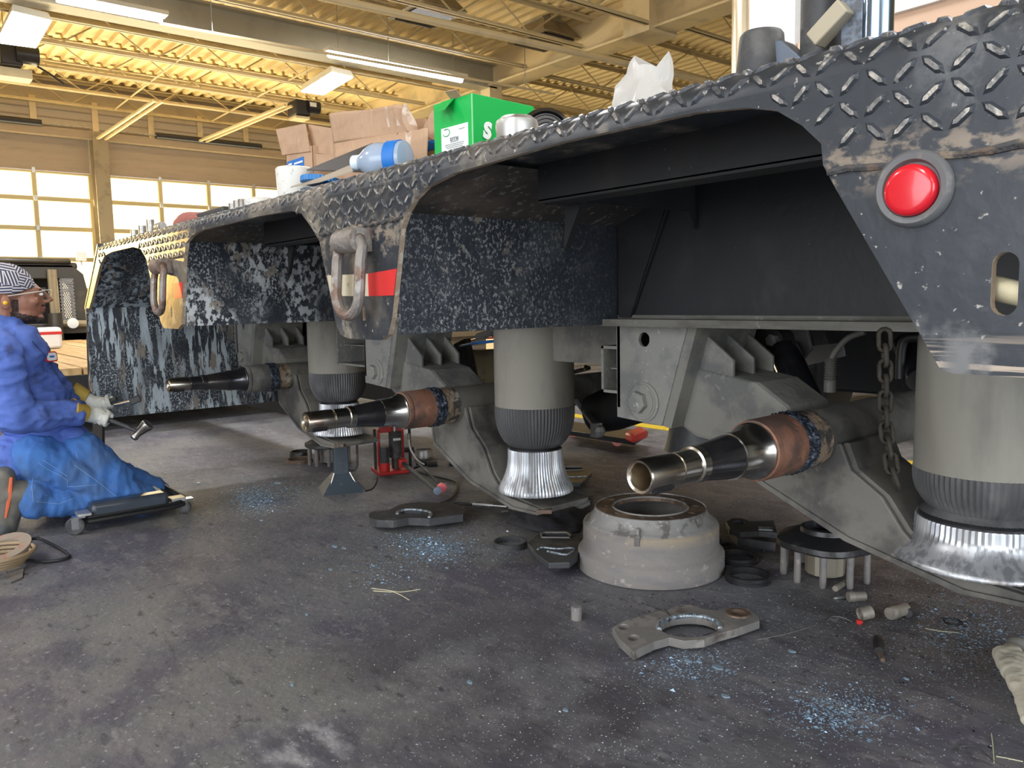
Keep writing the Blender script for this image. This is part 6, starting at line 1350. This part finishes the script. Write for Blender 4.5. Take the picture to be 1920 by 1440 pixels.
# skeleton points
neck0 = px(8, 600); chest = px(30, 670); belly = px(70, 765); hip = px(78, 850)
shR = px(-6, 662, .20); shL = px(20, 655, -.20)
elR = px(28, 782, .23); wrR = px(150, 772, .16); elL = px(60, 770, -.22); wrL = px(152, 752, -.10)
knR = px(262, 938, .12); knL = px(285, 925, -.13); hpR = px(70, 858, .11); hpL = px(85, 852, -.11); anR = px(66, 942, .14); anL = px(85, 930, -.12)
X = XM
def HD(dx, y, z): return Vector((X + dx, .472 + (y - .472) * (1.16 if (z > .84 and y > .472) else 1), z))
b = MB()
b.ball(HD(0, .480, .985), (.073, .097, .088), 24); b.ball(HD(0, .530, .930), (.060, .068, .085), 20); b.ball(HD(0, .530, .878), (.053, .058, .040), 18); b.ball(HD(0, .576, .857), (.026, .022, .022), 12)
b.ball(HD(0, .582, .972), (.050, .018, .011), 14)
b.ball(HD(0, .558, .932), (.044, .044, .078), 18); cone(b, HD(0, .596, .966), HD(0, .619, .934), .0075, .0105)
for s in (-1, 1): b.ball(HD(s * .013, .604, .926), (.010, .012, .008), 10); b.ball(HD(s * .078, .472, .925), (.009, .019, .031), 14); b.ball(HD(s * .040, .560, .928), (.022, .022, .022), 12)
b.ball(HD(0, .592, .912), (.018, .010, .013), 10); b.ball(HD(0, .593, .898), (.023, .011, .006), 12); b.ball(HD(0, .590, .886), (.020, .010, .006), 12)
cone(b, HD(0, .465, .90), HD(0, .435, .79), .058, .066)
cone(b, HD(0, .44, .76), hip, .075, .09); b.ball(chest, (.11, .07, .10), 16); cone(b, shR, elR, .036, .034); cone(b, elR, wrR, .030, .026); cone(b, shL, elL, .036, .034); cone(b, elL, wrL, .030, .026)
cone(b, shR, HD(0, .44, .76), .034, .05); cone(b, shL, HD(0, .44, .76), .034, .05)
cone(b, hpR, knR, .06, .045); cone(b, knR, anR, .04, .035); cone(b, hpL, knL, .06, .045); cone(b, knL, anL, .04, .035); cone(b, hpR, hpL, .06, .06)
def skinfn(c):
    x, y, z = c.x - X, c.y, c.z
    if z > .84 and y > .472: y = .472 + (y - .472) / 1.16
    if z > .83 and y > .47 and z < 1.0:
        if y > .585 and .878 < z < .904 and abs(x) < .024: return 2
        jaw = .905 - (y - .49) * .25
        if z < jaw - .02 and y > .485 and abs(x) > .0 and not (y > .592 and z > .90): return 1
        if .902 < z < .914 and y > .585 and abs(x) < .03: return 1
        if y < .512 and y > .492 and z < .935: return 1
    if .82 < z <= .845 and y > .50: return 1
    return 0
body = blend('body', b, [m_skin, m_beard, m_lip], man, .0042, 3, .5, matfn=skinfn)
for s in (-1, 1):
    b = MB(); b.ball(HD(s * .030, .587, .955), (.013, .008, .007), 14); obj('eye', b, m_white, man)
    b = MB(); b.ball(HD(s * .030, .592, .955), (.006, .004, .006), 10); obj('iris', b, m_rubber, man)
    b = MB(); b.tube(smoothpts([HD(s * .012, .601, .974), HD(s * .030, .598, .979), HD(s * .052, .580, .972)], 4), .0042, 6); obj('eyebrow', b, m_beard, man)
b = MB(); b.ball(HD(.088, .470, .922), .009, 10); obj('ear_plug', b, M('yellow_plug', (.8, .45, .02), .5), man)
# cap
b = MB(); n = 40; m = 18; base = len(b.v)
for j in range(m + 1):
    th = PI * .5 * 1.12 * j / m
    for k in range(n):
        ph = 2 * PI * k / n; p = Vector((.084 * math.sin(th) * math.cos(ph), .110 * math.sin(th) * math.sin(ph), .106 * math.cos(th)))
        low = -.030 + .042 * max(0, math.sin(ph)) + (-.03 if math.sin(ph) < 0 else 0)      # brow high, nape low
        if p.z < low: p.z = low
        b.v.append(HD(0, .480, .978) + p)
for j in range(m):
    for k in range(n): k2 = (k + 1) % n; b.f.append((j * n + k, (j + 1) * n + k, (j + 1) * n + k2, j * n + k2)); b.m.append(0)
cap = obj('cap', b, cap_material(), man, smooth=60, weld=True); sm = cap.modifiers.new('thick', 'SOLIDIFY'); sm.thickness = .003
# glasses
m_cf = M('clear_frame', (.6, .58, .52), .3)
b = MB(); b.tube([HD(.070 * a, .623 - .038 * a * a, .9725) for a in [-1 + 2 * i / 14 for i in range(15)]], .0018, 6); gl = obj('glasses', b, m_cf, man)
for s in (-1, 1):
    b = MB(); b.tube(smoothpts([HD(s * .079, .475, .948), HD(s * .077, .53, .958), HD(s * .068, .588, .968)], 4), .0022, 6); obj('temple_arm', b, m_cf, gl)
b = MB(); nu = 14
for j, z_ in enumerate((.936, .972)):
    for i in range(nu + 1): a = -1 + 2 * i / nu; b.v.append(HD(.070 * a, .622 - .038 * a * a - (.004 if j == 0 else 0), z_ - (.006 * a * a if j == 0 else 0)))
for i in range(nu): b.f.append((i, i + 1, nu + 2 + i, nu + 1 + i)); b.m.append(0)
o = obj('lens', b, m_safety, gl, smooth=60, weld=False); sm = o.modifiers.new('thick', 'SOLIDIFY'); sm.thickness = .0018
# shirt
b = MB()
cone(b, HD(0, .44, .755), belly, .125, .15, 18); b.ball(chest + Vector((0, .0, -.01)), (.175, .115, .15), 20); b.ball(belly, (.17, .145, .15), 20); b.ball(hip + Vector((0, -.0, .02)), (.175, .165, .10), 20)
cone(b, shR, HD(0, .43, .795), .068, .07); cone(b, shL, HD(0, .43, .795), .068, .07); b.ball(shR, .080, 16); b.ball(shL, .080, 16)
cone(b, shR, elR, .078, .066); cone(b, elR, elR.lerp(wrR, .92), .066, .047); cone(b, shL, elL, .078, .066); cone(b, elL, elL.lerp(wrL, .92), .064, .047)
cone(b, hip + Vector((.0, -.05, -.03)), px(20, 868, .05), .13, .10); b.ball(px(130, 822, .06), (.09, .075, .05), 14)
shirt = blend('shirt', b, m_shirt, man, .0075, 7, .5, disp=folds(8, .012, (1, 1.1, 2.0)))
# collar
b = MB()
pts = [HD(.0, .520, .795), HD(.055, .510, .810), HD(.085, .46, .835), HD(.070, .395, .85), HD(0, .375, .85), HD(-.070, .395, .85), HD(-.085, .46, .835), HD(-.055, .510, .81)]
for i, p in enumerate(pts): b.v.append(p)
c_ = HD(0, .445, .82)
for i, p in enumerate(pts): d = (p - c_); d.z = 0; b.v.append(p + d * .35 + Vector((0, .006, -.045)))
n = len(pts)
for i in range(n - 1): b.f.append((i, i + 1, n + i + 1, n + i)); b.m.append(0)
o = obj('collar', b, m_shirt, shirt, smooth=50, weld=False); sm = o.modifiers.new('thick', 'SOLIDIFY'); sm.thickness = .004; ss = o.modifiers.new('s', 'SUBSURF'); ss.levels = 2; ss.render_levels = 2
# name patch
pc_ = px(87, 670, .085)
def patch(c, w, h, R_, mat, name, par, th=.002):
    b = MB(); pts = [(w * math.copysign(abs(math.cos(a)) ** .45, math.cos(a)), h * math.copysign(abs(math.sin(a)) ** .45, math.sin(a))) for a in [2 * PI * k / 28 for k in range(28)]]
    b.prism([pts], lambda p, q, d: c + R_ @ Vector((p, q, d)), th); return obj(name, b, mat, par, smooth=None)
nd = Vector((.80, .60, .12)).normalized(); ux = Vector((-nd.y, nd.x, 0)).normalized(); uy = nd.cross(ux); RP = Matrix((ux, uy, nd)).transposed()
pp = patch(pc_ + nd * .02, .030, .021, RP, m_redtape, 'name_patch', shirt, .006); patch(pc_ + nd * .026, .025, .016, RP, m_white, 'patch_field', pp, .0015)
patch(pc_ + nd * .0275, .012, .004, RP, m_bluelabel, 'stitched_name', pp, .001)
# jeans
b = MB()
b.ball(hip + Vector((0, -.0, -.03)), (.165, .15, .10), 20)
cone(b, hpR, knR, .098, .072, 18); cone(b, hpL, knL, .105, .074, 18); cone(b, knR, anR, .062, .054, 16); cone(b, knL, anL, .068, .060, 16); cone(b, anR, px(62, 932, .14), .062, .067)
cone(b, px(150, 845, .10), px(215, 900, .12), .085, .075)
jeans = blend('jeans', b, m_jean, man, .0075, 7, .5, disp=folds(8, .008, (1, 2.0, 1.2)))
def seam(pts, r=.0013):
    b = MB(); b.tube(smoothpts(pts, 6), r, 5); obj('seam', b, m_stitch, jeans, smooth=60)
# boots
for nm, an, s in (('boot', px(45, 925, .14), .14), ('boot', px(62, 915, -.12), -.12)):
    b = MB(); toe = px(4, 995, s); toe.z = .035; heel = px(8, 893, s)
    cone(b, an, an + Vector((0, -.055, .005)), .055, .05); cone(b, heel, toe, .042, .040); cone(b, an + Vector((0, -.04, -.02)), toe + Vector((0, .02, .0)), .046, .034); b.ball(toe, (.045, .04, .034), 14)
    bt = blend(nm, b, m_boot, man, .006, 4)
    b = MB(); b.bar(heel + Vector((0, -.04, -.0)), toe + Vector((0, -.035, -.005)), .085, .02, up=(0, 1, 0)); obj('sole', b, m_rubber, bt, bevel=.006)
    if s > 0:
        b = MB(); b.tube([heel + Vector((.043, .018, -.0)), heel.lerp(toe, .35) + Vector((.042, .016, 0)), heel.lerp(toe, .75) + Vector((.040, .005, 0))], [.006, .009, .004], 6); obj('orange_stripe', b, m_orange, bt)
# gloves: hands closed round their tools
def hand(wr, fwd, tip, side, tool_dir, label):
    """wr wrist, tool axis through the palm, fingers wrap the tool"""
    f = Vector(tool_dir).normalized(); out = Vector(side); out = (out - f * out.dot(f)).normalized(); up = f.cross(out); up = up if up.z > 0 else -up
    c = Vector(tip)
    b = MB(); b.ball(c + out * .014 + up * .004 - f * .012, (.030, .042, .032), 16); cone(b, Vector(wr), c + out * .012 - f * .020, .031, .033)
    lens = (.92, 1.0, .95, .80)
    for i in range(4):
        o_ = c + f * (.036 - .0205 * i); L = lens[i]; pts = []
        for k in range(8):
            a = math.radians(60 - k * 42 * L); rr = .0235; pts.append(o_ + out * rr * math.cos(a) + up * rr * math.sin(a) + f * .002 * math.sin(k))
        b.tube(pts, [.0098, .0100, .0098, .0095, .0092, .009, .0088, .008], 10); b.ball(pts[0], .0098, 10); b.ball(pts[-1], .009, 8)
    th = [c - f * .020 + up * .018 - out * .006, c + f * .004 + up * .030 - out * .012, c + f * .030 + up * .026 - out * .006, c + f * .046 + up * .018 + out * .002]
    b.tube(smoothpts(th, 4), [.0135] * 5 + [.0125] * 4 + [.0105] * 4, 10); b.ball(th[-1], .0105, 8)
    g = blend('glove', b, m_leather, man, .0028, 1, .5, disp=folds(40, .0008), label=label)
    d = (c - Vector(wr)).normalized()
    bb = MB(); bb.lathe([(-.060, .050), (-.055, .054), (-.02, .046), (.004, .040), (.006, .037), (-.02, .042), (-.055, .048)], Vector(wr), d, 28, close=True, rmod=lambda a, an, r, k: r * (1 + .05 * math.sin(3 * an))); obj('cuff', bb, m_yellowcuff, g, label='mustard yellow cuff')
    return g
tR = px(185, 782, .14); hdir = (px(262, 806, .22) - px(206, 790, .15)).normalized()
hand(px(158, 776, .155), None, tR, (1, -.25, .3), hdir, 'pale leather glove gripping the hammer')
tL = px(190, 760, -.02); cdir = (px(258, 748, .04) - px(205, 771, -.02)).normalized()
hand(px(160, 748, -.04), None, tL, (.5, -.2, .9), cdir, 'pale leather glove on the punch')
# hammer (held) and punch
t = thing('hammer', 'steel hammer with a rounded head held in the man\'s near glove', 'hammer', tR)
h0 = tR - hdir * .07; h1 = px(256, 808, .21)
b = MB(); b.tube([h0, tR + hdir * .04, tR + hdir * .06, h1], [.012, .013, .010, .0085], 12); obj('handle', b, m_darkiron, t)
hd = Vector((.35, .62, .62)).normalized(); hc2 = px(264, 808, .22)
b = MB(); b.lathe([(-.046, .001), (-.044, .014), (-.036, .019), (-.026, .015), (-.012, .016), (.008, .020), (.020, .023), (.034, .027), (.042, .026), (.047, .018), (.048, .001)], hc2, hd, 28); obj('head', b, M('worn_hammer_steel', (.36, .35, .33), .28, .9, [(12, .5, .65, (.22, .2, .18))]), t, smooth=50)
t = thing('punch', 'square-headed steel punch held in the man\'s far glove', 'punch', tL)
b = MB(); b.tube([tL - cdir * .06, px(250, 751, .03)], .007, 10); obj('shank', b, m_chrome, t)
b = MB(); b.tube([tL + cdir * .02, tL + cdir * .07], .012, 10); obj('grip', b, m_darkiron, t)
b = MB(); b.bar(px(244, 754, .03), px(263, 746, .04), .034, .030); obj('head', b, m_darkiron, t, bevel=.004)

# ---- kneeling creeper under him
cr0 = thing('kneeling_creeper', 'padded black kneeling creeper on casters beneath the man\'s knees', 'creeper', onZ(230, 960))
m_vinyl = M('black_vinyl', (0.035, 0.045, 0.06), 0.28, 0, [(7, .5, .7, (.06, .07, .09))])
ya, yb = px(158, 985, .16).y, px(318, 940, .14).y; xn = XM + .30; xf = XM - .26
fr = [(xn, ya - .01), (xn, yb - .03), (xn - .03, yb + .02), (xn - .10, yb + .045), (xf + .06, yb + .045), (xf, yb), (xf, ya), (xf + .04, ya - .03), (xn - .04, ya - .03)]
b = MB(); b.tube([(x, y, .045) for x, y in fr], .010, 8, closed=True); b.tube([(x, y, .062) for x, y in fr], .006, 6, closed=True); obj('frame', b, m_rubber, cr0)
b = MB(); b.span((xn - .085, ya + .005, .045), (xn - .002, yb - .045, .112)); obj('pad', b, m_vinyl, cr0, bevel=.016, smooth=60)
b = MB(); b.span((xf + .02, ya, .045), (xn - .08, yb - .04, .085)); obj('pad', b, m_vinyl, cr0, bevel=.014, smooth=60)
for (x, y, r) in ((xn - .01, ya - .055, .036), (xn - .05, yb + .03, .026), (xf, ya - .05, .036), (xf + .03, yb + .03, .026)):
    b = MB(); b.lathe([(-.011, .008), (-.011, r * .9), (-.008, r), (.008, r), (.011, r * .9), (.011, .008)], (x, y, r), (.9, -.4, 0), 26, close=True); w_ = obj('caster_wheel', b, m_darkiron, cr0)
    b = MB(); b.box((x + .014, y - .004, r + .010), (.004, .026, .045)); b.box((x - .012, y + .006, r + .010), (.004, .026, .045)); b.box((x, y + .012, r + .034), (.036, .045, .008)); obj('caster_fork', b, m_chrome, cr0)
b = MB(); b.span((xn - .07, ya - .045, .070), (xn + .006, ya + .004, .082)); b.span((xn - .09, yb - .03, .06), (xn - .02, yb + .03, .075)); obj('bracket', b, m_steel, cr0, bevel=.002)
# white knee cloth and long bar beyond the knees
c = px(293, 925, -.0); b = MB(); b.box(c, (.10, .03, .05), Matrix.Rotation(.3, 3, 'X')); tag(obj('folded_cloth', b, m_whitepaper, bevel=.006), 'small white folded cloth tucked in front of the man\'s knee', 'cloth')
b = MB(); b.bar(px(250, 885, -.35), px(322, 932, .05), .012, .010); tag(obj('pry_bar', b, m_darkiron), 'thin dark bar lying from the far side of the creeper to its tip', 'bar')
# seams sewn on the jeans and shirt: laid on the cloth where they are seen
from mathutils.bvhtree import BVHTree
def oncloth(o):
    me = o.data; off = worldorg(o); t = BVHTree.FromPolygons([v.co + off for v in me.vertices], [tuple(p.vertices) for p in me.polygons])
    def f(a, b_):
        d = ray(a, b_).normalized(); h = t.ray_cast(EYE, d); return (h[0] + h[1] * .0012) if h[0] is not None else None
    return f
cj = oncloth(jeans); csh = oncloth(shirt)
def sew(fn, par, pts, mat, r=.0009, name='seam'):
    P_ = []
    for i in range(len(pts) - 1):
        for k in range(6):
            u = k / 6; q = fn(pts[i][0] + (pts[i + 1][0] - pts[i][0]) * u, pts[i][1] + (pts[i + 1][1] - pts[i][1]) * u)
            if q is not None and (not P_ or (q - P_[-1]).length < .09): P_.append(q)
    if len(P_) > 2:
        b = MB(); b.tube(P_, r, 5); obj(name, b, mat, par, smooth=60)
for pts in ([(72, 867), (90, 880), (115, 893), (128, 902), (126, 912), (140, 912), (190, 908)], [(80, 862), (105, 878), (130, 896)], [(140, 872), (165, 890), (192, 910), (235, 945)], [(142, 846), (146, 862)], [(62, 895), (60, 915), (63, 945)], [(68, 940), (110, 945), (150, 930)]): sew(cj, jeans, pts, m_stitch)
m_shirtdark = M('shirt_shadow_seam', (.03, .05, .17), .8)
for pts in ([(60, 640), (80, 662), (100, 690), (118, 725)], [(38, 845), (60, 832), (88, 826)]): sew(csh, shirt, pts, m_shirtdark, .002, 'placket')
